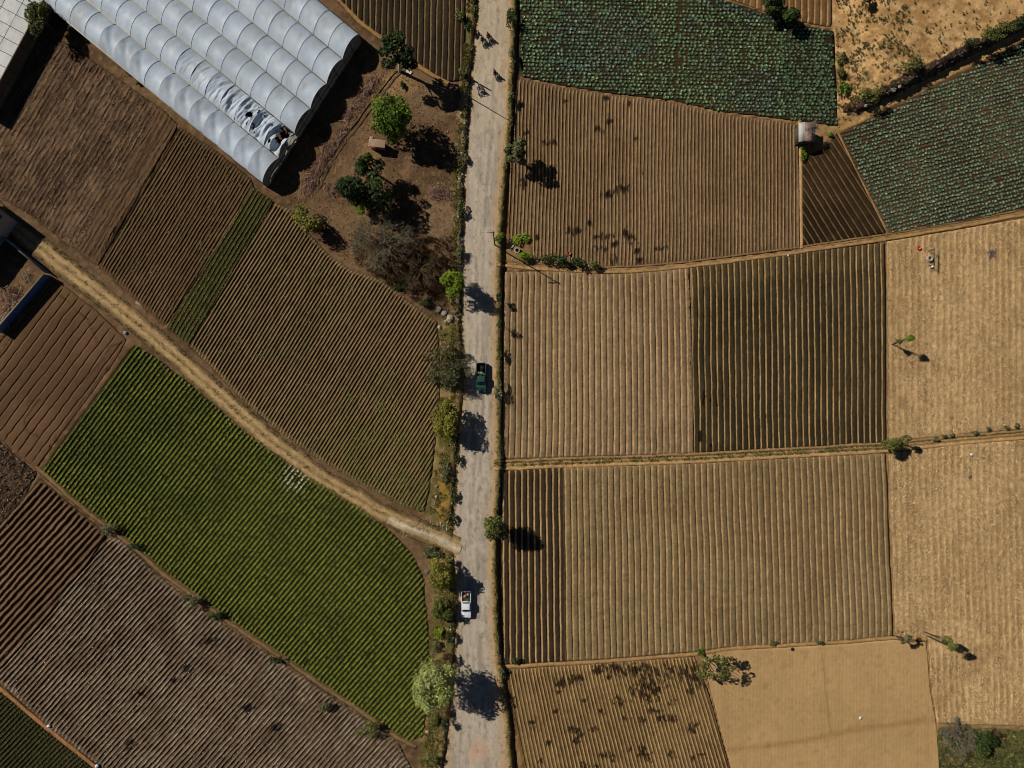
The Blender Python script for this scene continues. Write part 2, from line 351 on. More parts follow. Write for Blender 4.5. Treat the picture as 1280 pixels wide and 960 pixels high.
# --- west of the road
F1 = [(385, -100), (584, -100), (582, 0), (580, 60), (578, 100), (560, 102), (540, 92), (512, 74), (480, 48), (452, 30), (428, 8), (400, -20)]
field('field', 'dark brown furrowed field beside the road at the top', F1, (400, 40), (582, 40), (-1, 100), (-2, 100), 24, PH_BED, lambda p: prof_bed(p, 0.09),
      stripes((58, 47, 31), (136, 110, 74), 0.12, 0.27, bed2=(48, 39, 26), seed=41), step=2.6, wob=0.7, seed=41)
L1 = [(-160, 190), (-80, 115), (0, 128), (14, 118), (62, 52), (84, 54), (150, 100), (205, 138), (222, 156), (172, 245), (122, 333), (80, 302), (40, 270), (0, 246), (-60, 205)]
D5 = (-0.52, 0.855)
def exL1(c, X, Y, P, R, v, e):
    m = fbm((X + Y * 0.6) / 6, (Y - X * 0.4) / 16, 50, 4)
    c = c * (0.7 + 0.6 * sm(m, 0.3, 0.7))[..., None]
    b = sm((X - 190) * 0.86 + (Y - 150) * 0.5, -4, 2)       # the rolled headland strip by the next field
    c = mixc(c, lin((98, 75, 52)), b * 0.95)
    m2 = sm(fbm(X / 30, Y / 30, 51), 0.5, 0.7); c = mixc(c, lin((134, 106, 74)), m2 * 0.3 * (1 - b))
    d = np.minimum(pdist(X, Y, [(209, 150), (150, 255), (112, 322)]), np.minimum(pdist(X, Y, [(66, 70), (40, 105), (0, 172)]), pdist(X, Y, [(190, 170), (160, 225)])))
    return mixc(c, lin((40, 28, 18)), np.exp(-(d / 1.1) ** 2) * 0.8)
field('field', 'rough ploughed reddish brown field beside the greenhouse', L1, (-100, 60), (160, 218), D5, D5, 52, PH_RIDGE, lambda p: prof_ridge(p, 0.08),
      stripes((96, 74, 54), (110, 87, 64), 0.4, 0.6, bed2=(76, 58, 42), seed=50, var=0.5, extra=exL1), step=2.6, wob=2.2, rough=0.12, u0=-0.4, u1=1.6, seed=50)
L2 = [(226, 160), (270, 188), (314, 224), (318, 238), (262, 325), (206, 408), (160, 366), (125, 334), (175, 247)]
field('field', 'brown furrowed field with sparse seedlings beside the greenhouse', L2, (160, 260), (290, 339), D5, D5, 36, PH_RIDGE, lambda p: prof_ridge(p, 0.17),
      stripes((92, 70, 46), (118, 92, 62), 0.4, 0.66, bed2=(74, 56, 36), seed=52, var=0.3), step=2.6, wob=0.8, u0=-0.6, u1=1.6, seed=52)
L2B = [(316, 234), (342, 252), (288, 342), (236, 430), (210, 410), (262, 327)]
field('field', 'narrow strip of green seedling rows', L2B, (262, 322), (292, 340), D5, D5, 7, PH_RIDGE, lambda p: prof_ridge(p, 0.16),
      stripes((66, 56, 32), (84, 78, 40), 0.4, 0.6, seed=53), step=2.6, wob=0.4, u0=-0.6, u1=1.6, seed=53)
L3 = [(343, 253), (362, 262), (386, 292), (410, 318), (440, 338), (480, 352), (512, 378), (546, 402), (549, 440), (549, 500), (543, 560), (537, 610), (530, 640), (505, 633), (452, 605), (400, 575), (350, 540), (300, 497), (266, 460), (237, 432), (290, 342)]
def exL3(c, X, Y, P, R, v, e):
    g = sm(fbm(X / 34, Y / 34, 55), 0.52, 0.68) * 0.35 + sm(Y, 520, 640) * 0.35 + 0.3 * np.exp(-((X - 470) / 60) ** 2 - ((Y - 540) / 60) ** 2)
    return mixc(c, lin((88, 84, 40)), g * (P < 0.45))
field('field', 'large brown field of fine ridges between the track and the trees', L3, (300, 340), (500, 464), (-0.53, 0.85), (-0.53, 0.85), 55, PH_RIDGE, lambda p: prof_ridge(p, 0.25),
      stripes((92, 72, 46), (158, 130, 92), 0.42, 0.78, bed2=(80, 64, 40), seed=55, extra=exL3), step=2.4, wob=0.4, u0=-0.7, u1=1.9, seed=55)
L4 = [(66, 352), (84, 360), (120, 388), (158, 425), (136, 462), (90, 520), (46, 586), (20, 566), (0, 548), (-160, 440), (-80, 392), (2, 424), (30, 400)]
def prof_groove(p): return -0.14 * np.exp(-((p - 0.5) / 0.07) ** 2)
def exL4(c, X, Y, P, R, v, e):
    d = np.minimum(pdist(X, Y, [(158, 428), (138, 432), (130, 448), (100, 480)]), pdist(X, Y, [(48, 500), (30, 525), (34, 540), (48, 546)]))
    d = np.minimum(d, pdist(X, Y, [(70, 365), (110, 400), (122, 428)]))
    return mixc(c, lin((46, 32, 20)), np.maximum(np.exp(-(d / 1.0) ** 2) * 0.7, np.exp(-((P - 0.5) / 0.05) ** 2) * 0.55 * (vn(R * 3., v / 60, 4) > 0.45)))
field('field', 'smooth brown field with tyre lines southwest of the dirt track', L4, (0, 420), (100, 490), (-0.6, 0.8), (-0.6, 0.8), 11, [0, .15, .3, .42, .46, .5, .54, .58, .7, .85], prof_groove,
      stripes((102, 76, 52), (106, 80, 54), 0.4, 0.6, bed2=(90, 66, 44), seed=56, var=0.15, extra=exL4), step=2.6, wob=1.6, rough=0.03, u0=-1.2, u1=2.0, seed=56, mat=M_SMOOTH)
L5 = [(168, 432), (190, 444), (240, 482), (300, 535), (350, 572), (400, 604), (450, 634), (492, 668), (512, 690), (528, 720), (534, 780), (537, 830), (536, 870), (528, 920), (512, 926), (490, 912), (440, 878), (400, 850), (350, 815), (300, 782), (250, 745), (210, 716), (180, 690), (150, 665), (105, 632), (54, 588), (100, 522)]
D5L, D5R = (-0.60, 0.80), (-0.665, 0.747)
field('field', 'soil under the rows of the large green crop field', L5, (110, 510), (520, 850), D5L, D5R, 100, PH_RIDGE, lambda p: prof_ridge(p, 0.2),
      stripes((60, 54, 28), (86, 90, 36), 0.4, 0.6, bed2=(50, 46, 24), seed=57), step=3.0, wob=0.3, u0=-0.15, u1=1.2, seed=57)
L6 = [(-160, 455), (0, 553), (20, 570), (46, 592), (20, 640), (0, 672), (-160, 760)]
field('field', 'rough weedy patch of dark clods at the west edge', L6, (-60, 560), (40, 640), (-0.66, 0.75), (-0.66, 0.75), 16, PH_RIDGE, lambda p: prof_ridge(p, 0.05),
      stripes((82, 64, 48), (96, 76, 58), 0.4, 0.6, bed2=(50, 38, 28), s2=8.0, seed=58, var=0.6), step=2.6, rough=0.2, u0=-1.5, u1=1.6, seed=58)
L7 = [(50, 598), (90, 632), (134, 668), (104, 712), (50, 780), (0, 834), (-160, 960), (-160, 770), (0, 676), (24, 640)]
field('field', 'reddish brown field with deep wavy furrows at the west', L7, (-40, 690), (80, 790), (-0.67, 0.745), (-0.67, 0.745), 23, PH_RIDGE, lambda p: prof_ridge(p, 0.44),
      stripes((98, 76, 54), (118, 92, 66), 0.3, 0.7, bed2=(84, 64, 44), seed=59, var=0.25), step=2.4, wob=1.6, rough=0.05, u0=-1.0, u1=1.3, seed=59)
L8 = [(137, 672), (152, 676), (200, 722), (250, 760), (300, 795), (350, 828), (400, 862), (446, 893), (498, 930), (514, 960), (540, 1090), (290, 1090), (122, 956), (60, 908), (4, 856), (-40, 850), (0, 840), (52, 786), (106, 716)]
def exL8(c, X, Y, P, R, v, e):
    n = sm(.6 * fbm(v / 5, R * 3.7, 60, 3) + .4 * fbm(X / 18, Y / 18, 62, 3), 0.44, 0.66); c = mixc(c, lin((168, 156, 134)), n * 0.7 * sm(P, .3, .45) * (1 - sm(P, .7, .85)))
    n2 = sm(fbm(X / 26, Y / 26, 61, 4), 0.55, 0.7); c = mixc(c, lin((66, 50, 38)), n2 * 0.25)
    return wet([(262, 802, 10, 7), (220, 850, 6, 4), (176, 866, 6, 4), (310, 886, 10, 6), (165, 930, 8, 7), (42, 825, 5, 4), (236, 835, 9, 5), (345, 910, 8, 6)], (34, 26, 20))(c, X, Y, P, R, v, e)
field('field', 'grey brown field of ridges strewn with pale straw at the southwest', L8, (80, 700), (400, 990), (-0.67, 0.745), (-0.67, 0.745), 82, PH_RIDGE, lambda p: prof_ridge(p, 0.28),
      stripes((96, 78, 58), (138, 119, 94), 0.42, 0.7, bed2=(82, 65, 48), seed=60, var=0.45, extra=exL8), step=2.4, wob=1.0, rough=0.06, u0=-0.4, u1=1.3, seed=60)
L9 = [(0, 866), (28, 888), (58, 914), (118, 962), (270, 1090), (-160, 1090), (-160, 860), (-40, 856)]
field('field', 'dark green planted field in the southwest corner', L9, (-60, 860), (80, 1010), (-0.70, 0.71), (-0.70, 0.71), 42, PH_RIDGE, lambda p: prof_ridge(p, 0.22),
      stripes((48, 44, 24), (78, 70, 38), 0.4, 0.7, seed=61), step=2.6, wob=0.5, u0=-0.8, u1=1.5, seed=61)

# ------------------------------------------------------------------ ground sheet
def axis(a, b, st):
    core = np.arange(a, b + st, st); g = st * 1.35 ** np.arange(1, 30); g = np.cumsum(g); g = g[g < 16000]
    return np.concatenate([a - g[::-1], core, core[-1] + g])
gx = axis(-110, 1390, 2.3); gy = axis(-95, 1055, 2.3)
GX, GY = np.meshgrid(gx, gy, indexing='ij')
SCRUB = [(1042, -400), (1042, 38), (1047, 160), (1052, 164)] + [(b[0], b[1] + 6) for b in BANK[2:]] + [(1700, -400)]
def ground():
    X, Y = GX, GY; Z = hz(X, Y)
    fine = fbm(X / 6, Y / 6, 70, 5); fin2 = fbm(X / 2.5, Y / 2.5, 71, 3); big = fbm(X / 45, Y / 45, 72, 4)
    C = mixc(lin((112, 86, 60)), lin((92, 70, 48)), sm(big, .4, .6))
    C = mixc(C, lin((140, 112, 78)), sm(fine, .5, .75) * 0.5)
    jx = X + 6 * (fine - .5); jy = Y + 6 * (fin2 - .5)
    east = px_e = X - xe(Y)
    C = np.where((east > 0)[..., None], mixc(lin((150, 118, 78)), lin((128, 98, 62)), sm(fine, .4, .65)), C)
    # verges
    dW = xw(Y) - jx
    vg = sm(dW, -2, 2) * (1 - sm(dW, 26, 40)) * sm(Y, 395, 410)
    vcol = mixc(mixc(lin((142, 118, 76)), lin((92, 88, 42)), sm(fbm(X / 8, Y / 12, 74), .42, .6)), lin((110, 80, 50)), sm(fin2, .55, .75) * .6)
    C = mixc(C, vcol, vg)
    vg2 = sm(dW, -2, 1) * (1 - sm(dW, 12, 18)) * (1 - sm(Y, 395, 410))
    C = mixc(C, mixc(lin((152, 128, 88)), lin((84, 80, 42)), sm(fbm(X / 7, Y / 12, 75), .45, .6)), vg2 * .9)
    ve = sm(east, -2, 0) * (1 - sm(east + 2 * (fin2 - .5), 8, 11))
    C = mixc(C, mixc(lin((166, 138, 94)), mixc(lin((120, 106, 60)), lin((96, 92, 48)), sm(fbm(X / 5, Y / 12, 87), .4, .6)), sm(east + 4 * (fine - .5), 3, 7)), ve)
    C = mixc(C, lin((70, 52, 34)), sm(east, 8, 10) * (1 - sm(east, 12, 15)) * .7)  # dark strip at the east bank's foot: the bank's shadow put into the colour
    yl = inpoly(jx, jy, [(548, 600), (563, 598), (564, 650), (548, 655)]); C = mixc(C, lin((150, 116, 50)), yl * .8)
    # homestead yard: tan by the brick hut, reddish litter by the greenhouse
    for (cx, cy, rx, ry, c, k) in [(500, 105, 26, 16, (158, 126, 84), .7), (462, 205, 16, 30, (150, 118, 74), .6), (445, 275, 35, 20, (140, 112, 78), .5), (400, 262, 24, 12, (128, 100, 70), .5),
                                   (540, 120, 30, 34, (128, 102, 74), .7), (520, 330, 38, 40, (122, 92, 66), .5), (548, 270, 20, 40, (142, 114, 84), .6), (180, 377, 10, 5, (200, 190, 170), .7), (372, 596, 14, 12, (190, 180, 150), .8)]:
        q = ((X - cx) / rx) ** 2 + ((Y - cy) / ry) ** 2 + (fine - .5) * 1.4
        C = mixc(C, lin(c), (1 - sm(q, .5, 1.3)) * k)
    # scrub above the ravine
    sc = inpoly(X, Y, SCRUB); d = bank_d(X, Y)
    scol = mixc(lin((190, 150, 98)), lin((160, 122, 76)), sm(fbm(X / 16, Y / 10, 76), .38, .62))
    streak = fbm((X + Y) / 18, (X - Y * 1.2) / 5, 77, 3); scol = mixc(scol, lin((206, 172, 122)), sm(streak, .55, .72) * .7)
    scol = mixc(scol, lin((96, 84, 48)), sm(fbm(X / 5, Y / 5, 78, 3), .56, .68) * (1 - sm(X, 1090, 1200)) * sm(Y, 10, 60) * .75)
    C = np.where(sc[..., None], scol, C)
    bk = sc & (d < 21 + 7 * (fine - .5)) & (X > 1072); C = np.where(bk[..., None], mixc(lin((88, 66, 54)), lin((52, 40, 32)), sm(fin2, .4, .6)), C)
    pb = sc & (d < 4.5 + 3 * (fine - .5)); C = np.where(pb[..., None], lin((176, 138, 86)), C)
    # green corner at the south-east
    gc = inpoly(jx, jy, [(1172, 910), (1480, 914), (1480, 1090), (1178, 1090)])
    C = np.where(gc[..., None], mixc(mixc(lin((130, 106, 76)), lin((80, 80, 42)), sm(fine, .35, .55)), lin((92, 92, 46)), sm(big + (X - 1230) / 150 + (Y - 935) / 90, .4, .8)), C)
    far = np.maximum(np.abs(X - 640) - 760, np.abs(Y - 480) - 590)
    C = mixc(C, mixc(lin((120, 94, 60)), lin((70, 74, 36)), sm(fbm(X / 260, Y / 260, 79), .45, .55)), sm(far, 0, 60))
    C = C * (1 + .22 * (fin2 - .5) * 2)[..., None]
    rough = .09 * (fine - .5) * 2 + .06 * (fin2 - .5) * 2
    rough = rough + bk * .9 * (fbm(X / 7, Y / 7, 80, 3) - .5)
    Z = Z + rough - .03
    inside = np.zeros(X.shape, bool); core = (X > -170) & (X < 1490) & (Y > -110) & (Y < 1100)
    for p in FIELDS: inside |= core & inpoly(X, Y, p)
    Z = np.where(inside, Z - .35, Z)
    rd = (X > xw(Y) + 1) & (X < xe(Y) - 1); Z = np.where(rd, -.15, Z)
    dt = pdist(X, Y, TRACK); Z = Z - .12 * (1 - sm(dt, 5, 11)) * (X < 570)
    x, y = W(X, Y, Z)
    o = mesh('ground', np.stack([x, y, Z], -1).reshape(-1, 3), grid_faces(len(gx), len(gy))[:, ::-1], M_SOIL, C.reshape(-1, 3), smooth=False)
    tag(o, 'bare brown earth and dry verges between the fields', kind='structure')
ground()

# ------------------------------------------------------------------ road, track, paths
def road():
    yy = np.concatenate([np.linspace(-9000, -420, 12), np.arange(-400, 1400, 2.0), np.linspace(1420, 9000, 12)]); tt = np.linspace(0, 1, 46)
    T, Y = np.meshgrid(tt, yy, indexing='ij')
    a = xw(Y) - 1.5; b = xe(Y) + 1.5; X = a + (b - a) * T
    Z = .015 + .05 * np.sin(np.pi * T) - .05 * (np.exp(-((T - .33) / .06) ** 2) + np.exp(-((T - .68) / .06) ** 2)) + .05 * (fbm(X / 5, Y / 9, 100, 4) - .5)
    n1 = fbm(X / 4, Y / 34, 101, 4); n2 = fbm(X / 10, Y / 16, 102, 4); n3 = fbm(X / 2, Y / 3, 103, 3)
    C = mixc(lin((180, 165, 144)), lin((160, 147, 129)), sm(n1, .4, .62))
    C = mixc(C, lin((190, 175, 152)), sm(n2, .52, .7) * .7)
    ed = np.minimum(T, 1 - T); C = mixc(C, lin((186, 154, 114)), (1 - sm(ed + .16 * (n2 - .5), .02, .2)) * .75)
    up = (1 - sm(Y, 60, 220)); C = mixc(C, lin((192, 168, 132)), up * .5)
    rs = np.exp(-((X - 597) / 12) ** 2 - ((Y - 938) / 14) ** 2) * sm(n2, .4, .6); C = mixc(C, lin((196, 136, 108)), rs * .7)
    for (qx, qy) in [(596, 817), (609, 796), (588, 655), (594, 640), (604, 700), (600, 610)]:
        C = mixc(C, lin((128, 116, 100)), np.exp(-((X - qx) / 2.2) ** 2 - ((Y - qy) / 3.5) ** 2) * .55)
    tr = (np.exp(-((T - .30 - .05 * (vn(Y / 60, Y * 0, 104) - .5)) / .045) ** 2) + np.exp(-((T - .56 - .05 * (vn(Y / 60, Y * 0, 104) - .5)) / .045) ** 2)) * (.4 + .6 * n1)
    C = mixc(C, lin((196, 182, 158)), np.clip(tr, 0, 1) * .65)
    ph_ = sm(fbm(X / 3.2, Y / 4.5, 105, 3), .66, .74); C = mixc(C, lin((124, 110, 92)), ph_ * .5); Z = Z - .05 * ph_
    C = C * (1 + .2 * (n3 - .5))[..., None]
    x, y = W(X, Y, Z)
    o = mesh('road', np.stack([x, y, Z], -1).reshape(-1, 3), grid_faces(len(tt), len(yy)), M_ROAD, C.reshape(-1, 3), smooth=True)
    tag(o, 'pale dirt road running from top to bottom', kind='structure')
road()
def resample(pts, step):
    P = np.array(pts, float); d = np.r_[0, np.cumsum(np.hypot(*np.diff(P, axis=0).T))]
    s = np.arange(0, d[-1], step); X = np.interp(s, d, P[:, 0]); Y = np.interp(s, d, P[:, 1])
    k = 7; ke = np.ones(k) / k
    Xs = np.convolve(np.pad(X, k // 2, 'edge'), ke, 'valid'); Ys = np.convolve(np.pad(Y, k // 2, 'edge'), ke, 'valid')
    Xs[0], Ys[0], Xs[-1], Ys[-1] = X[0], Y[0], X[-1], Y[-1]
    gx_, gy_ = np.gradient(Xs), np.gradient(Ys); L = np.hypot(gx_, gy_); return Xs, Ys, gx_ / L, gy_ / L, s
def strip(name, label, pts, offs, zs, cols, step=2.0, wob=1.0, seed=0, zb=0.0, wander=0.6):
    X, Y, tx, ty, s = resample(pts, step); offs = np.array(offs, float)
    # finer across
    oo = np.linspace(offs[0], offs[-1], max(len(offs) * 2, int((offs[-1] - offs[0]) / 1.0) + 1))
    zz = np.interp(oo, offs, zs); cc = np.stack([np.interp(oo, offs, [lin(c)[k] for c in cols]) for k in range(3)], -1)
    O = oo[:, None] * (1 + 0.25 * (vn(s / 15, s * 0, seed + 1)[None] - .5) * wob) + (vn(s / 18, s * 0 + 5, seed)[None] - .5) * 2 * wob * wander
    PX = X[None] - ty[None] * O; PY = Y[None] + tx[None] * O
    n = fbm(PX / 4, PY / 4, seed + 2, 4); Z = hz(PX, PY) + zb + zz[:, None] + .05 * (n - .5) * 2
    sh = (fbm(PX / 3, PY / 3, seed + 4, 3) - .5) * 3.0
    io = np.clip(oo[:, None] + sh, offs[0], offs[-1])
    C = np.stack([np.interp(io, oo, cc[:, k]) for k in range(3)], -1) * (1 + .3 * (n - .5) * 2)[..., None]
    x, y = W(PX, PY, Z)
    o = mesh(name, np.stack([x, y, Z], -1).reshape(-1, 3), grid_faces(len(oo), len(s)), M_SOIL, C.reshape(-1, 3), smooth=True)
    return tag(o, label, kind='structure')
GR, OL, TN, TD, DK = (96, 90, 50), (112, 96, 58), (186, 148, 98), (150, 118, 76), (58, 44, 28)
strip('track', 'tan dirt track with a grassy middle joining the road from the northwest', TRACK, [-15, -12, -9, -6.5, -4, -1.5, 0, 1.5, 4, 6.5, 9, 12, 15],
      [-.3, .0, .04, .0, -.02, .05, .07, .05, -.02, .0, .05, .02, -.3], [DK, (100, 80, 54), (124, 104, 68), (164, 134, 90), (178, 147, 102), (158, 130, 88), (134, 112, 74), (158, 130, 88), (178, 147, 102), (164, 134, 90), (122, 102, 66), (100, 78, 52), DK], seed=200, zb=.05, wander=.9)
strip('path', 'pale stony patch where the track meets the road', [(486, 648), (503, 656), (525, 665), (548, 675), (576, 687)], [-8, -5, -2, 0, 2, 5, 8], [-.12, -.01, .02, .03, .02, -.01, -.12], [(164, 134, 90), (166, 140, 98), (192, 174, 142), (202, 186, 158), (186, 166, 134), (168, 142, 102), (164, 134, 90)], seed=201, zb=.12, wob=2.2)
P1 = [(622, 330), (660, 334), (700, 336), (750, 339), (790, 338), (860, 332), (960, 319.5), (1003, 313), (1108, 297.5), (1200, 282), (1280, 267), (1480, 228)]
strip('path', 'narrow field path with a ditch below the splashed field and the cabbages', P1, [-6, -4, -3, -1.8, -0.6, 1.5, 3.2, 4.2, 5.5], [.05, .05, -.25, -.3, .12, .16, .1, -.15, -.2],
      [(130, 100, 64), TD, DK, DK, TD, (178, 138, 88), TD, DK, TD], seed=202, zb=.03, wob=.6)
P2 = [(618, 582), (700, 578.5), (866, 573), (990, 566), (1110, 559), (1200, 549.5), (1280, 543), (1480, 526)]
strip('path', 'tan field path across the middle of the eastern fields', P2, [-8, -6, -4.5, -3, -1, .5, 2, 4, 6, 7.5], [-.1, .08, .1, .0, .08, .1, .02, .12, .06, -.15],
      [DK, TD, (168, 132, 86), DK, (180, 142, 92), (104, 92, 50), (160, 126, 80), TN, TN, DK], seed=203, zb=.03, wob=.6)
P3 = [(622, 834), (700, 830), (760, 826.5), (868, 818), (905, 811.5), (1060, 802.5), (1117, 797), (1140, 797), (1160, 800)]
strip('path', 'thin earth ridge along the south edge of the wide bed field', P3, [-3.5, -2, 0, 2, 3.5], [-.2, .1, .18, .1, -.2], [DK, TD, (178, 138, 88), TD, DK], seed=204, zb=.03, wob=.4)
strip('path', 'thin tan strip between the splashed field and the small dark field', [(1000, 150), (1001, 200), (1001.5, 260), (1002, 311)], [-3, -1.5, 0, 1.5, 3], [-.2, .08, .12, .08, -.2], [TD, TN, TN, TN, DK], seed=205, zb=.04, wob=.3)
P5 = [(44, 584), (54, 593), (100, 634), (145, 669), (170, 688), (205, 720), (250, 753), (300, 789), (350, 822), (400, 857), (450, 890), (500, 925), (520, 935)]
strip('path', 'narrow earth path between the green crop and the straw strewn field', P5, [-5, -3, -1, 1, 2.5, 4, 6], [-.2, .06, .12, .1, -.05, -.2, -.3], [GR, (110, 88, 58), (136, 108, 72), (110, 86, 56), DK, DK, (80, 62, 42)], seed=206, zb=.03, wob=.6)  # dark strip down the lower side paints in the bank shadow
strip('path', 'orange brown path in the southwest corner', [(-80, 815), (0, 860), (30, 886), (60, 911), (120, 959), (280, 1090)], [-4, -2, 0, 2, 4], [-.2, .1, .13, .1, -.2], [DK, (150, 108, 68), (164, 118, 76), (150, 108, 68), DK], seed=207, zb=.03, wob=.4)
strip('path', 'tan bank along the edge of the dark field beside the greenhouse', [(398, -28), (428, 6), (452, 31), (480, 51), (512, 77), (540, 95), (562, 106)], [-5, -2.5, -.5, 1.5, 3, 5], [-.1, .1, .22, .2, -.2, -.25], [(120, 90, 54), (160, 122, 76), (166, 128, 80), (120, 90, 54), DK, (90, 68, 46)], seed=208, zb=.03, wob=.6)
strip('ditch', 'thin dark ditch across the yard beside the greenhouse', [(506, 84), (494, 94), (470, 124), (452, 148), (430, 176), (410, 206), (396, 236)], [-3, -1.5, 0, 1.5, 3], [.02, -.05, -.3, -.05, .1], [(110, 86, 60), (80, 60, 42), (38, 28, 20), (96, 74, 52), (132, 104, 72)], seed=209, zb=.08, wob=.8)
# ------------------------------------------------------------------ foliage helpers
def leaves(P, size, col, rng, up=0.3, out=None, aspect=0.55):
    """one rhombic leaf (4 vertices) per point; random facing, biased upward and outward"""
    n = len(P); nr = rng.normal(size=(n, 3)); 
    if out is not None: nr = nr * 0.8 + out * 0.9
    nr[:, 2] += up * 2; nr /= np.linalg.norm(nr, axis=1)[:, None]
    a = np.cross(nr, rng.normal(size=(n, 3))); a /= np.linalg.norm(a, axis=1)[:, None]
    b = np.cross(nr, a); s = (np.asarray(size) * rng.uniform(0.6, 1.3, n))[:, None]
    V = np.stack([P - a * s, P - b * s * aspect, P + a * s, P + b * s * aspect], 1).reshape(-1, 3)
    F = np.arange(n * 4).reshape(-1, 4); return V, F, np.repeat(col, 4, 0)
def rosettes(P, size, col, nleaf, rng, rise=0.35, col2=None, width=0.38, droop=0.0):
    """plants: nleaf rhombic leaves spread round each base point, rising outwards"""
    n = len(P); az = rng.uniform(0, 2 * np.pi, (n, 1)) + np.arange(nleaf)[None] * (2 * np.pi / nleaf) + rng.uniform(-.3, .3, (n, nleaf))
    el = rise * rng.uniform(0.3, 1.7, (n, nleaf)); L = (np.asarray(size).reshape(-1, 1) * rng.uniform(.65, 1.15, (n, nleaf)))
    d = np.stack([np.cos(az) * np.cos(el), np.sin(az) * np.cos(el), np.sin(el)], -1); t = np.stack([-np.sin(az), np.cos(az), 0 * az], -1)
    B = P[:, None, :]; L = L[..., None]; w = width * L
    mid = B + d * L * .55; mid[..., 2] += .05 * L[..., 0]
    tip = B + d * L; tip[..., 2] -= droop * L[..., 0]
    V = np.stack([B + 0 * d, mid + t * w, tip, mid - t * w], 2).reshape(-1, 3)
    F = np.arange(n * nleaf * 4).reshape(-1, 4)
    C = np.repeat(np.repeat(col[:, None], nleaf, 1) * rng.uniform(.7, 1.3, (n, nleaf, 1)), 4, 1).reshape(-1, 3)
    return V, F, C
def cat(parts):
    V = []; F = []; C = []; o = 0
    for v, f, c in parts:
        V.append(v); F.append(f + o); C.append(c); o += len(v)
    return np.concatenate(V), np.concatenate(F), np.concatenate(C)
def palette(cols, n, rng, jit=0.18):
    c = np.array([lin(k) for k in cols]); r = c[rng.randint(0, len(c), n)]
    return r * (1 + jit * rng.normal(size=(n, 1))).clip(.4, 1.8)
def tubes(segs, k=5):
    """tapered tubes: segs of (p0, p1, r0, r1)"""
    V = []; F = []
    for p0, p1, r0, r1 in segs:
        p0 = np.array(p0, float); p1 = np.array(p1, float); d = p1 - p0; L = np.linalg.norm(d)
        if L < 1e-6: continue
        d /= L; a = np.cross(d, [0.3, 0.5, 0.81]); a /= np.linalg.norm(a); b = np.cross(d, a)
        an = np.arange(k) * 2 * np.pi / k; ring = np.cos(an)[:, None] * a + np.sin(an)[:, None] * b
        o = sum(len(v) for v in V) if False else tubes_off(V)
        V.append(np.concatenate([p0 + ring * r0, p1 + ring * r1]))
        i = np.arange(k); F.append(np.stack([o + i, o + (i + 1) % k, o + k + (i + 1) % k, o + k + i], 1))
    return np.concatenate(V), np.concatenate(F)
def tubes_off(V): return sum(v.shape[0] for v in V)
def g(px, py): return float(hz(np.array([px]), np.array([py]))[0])

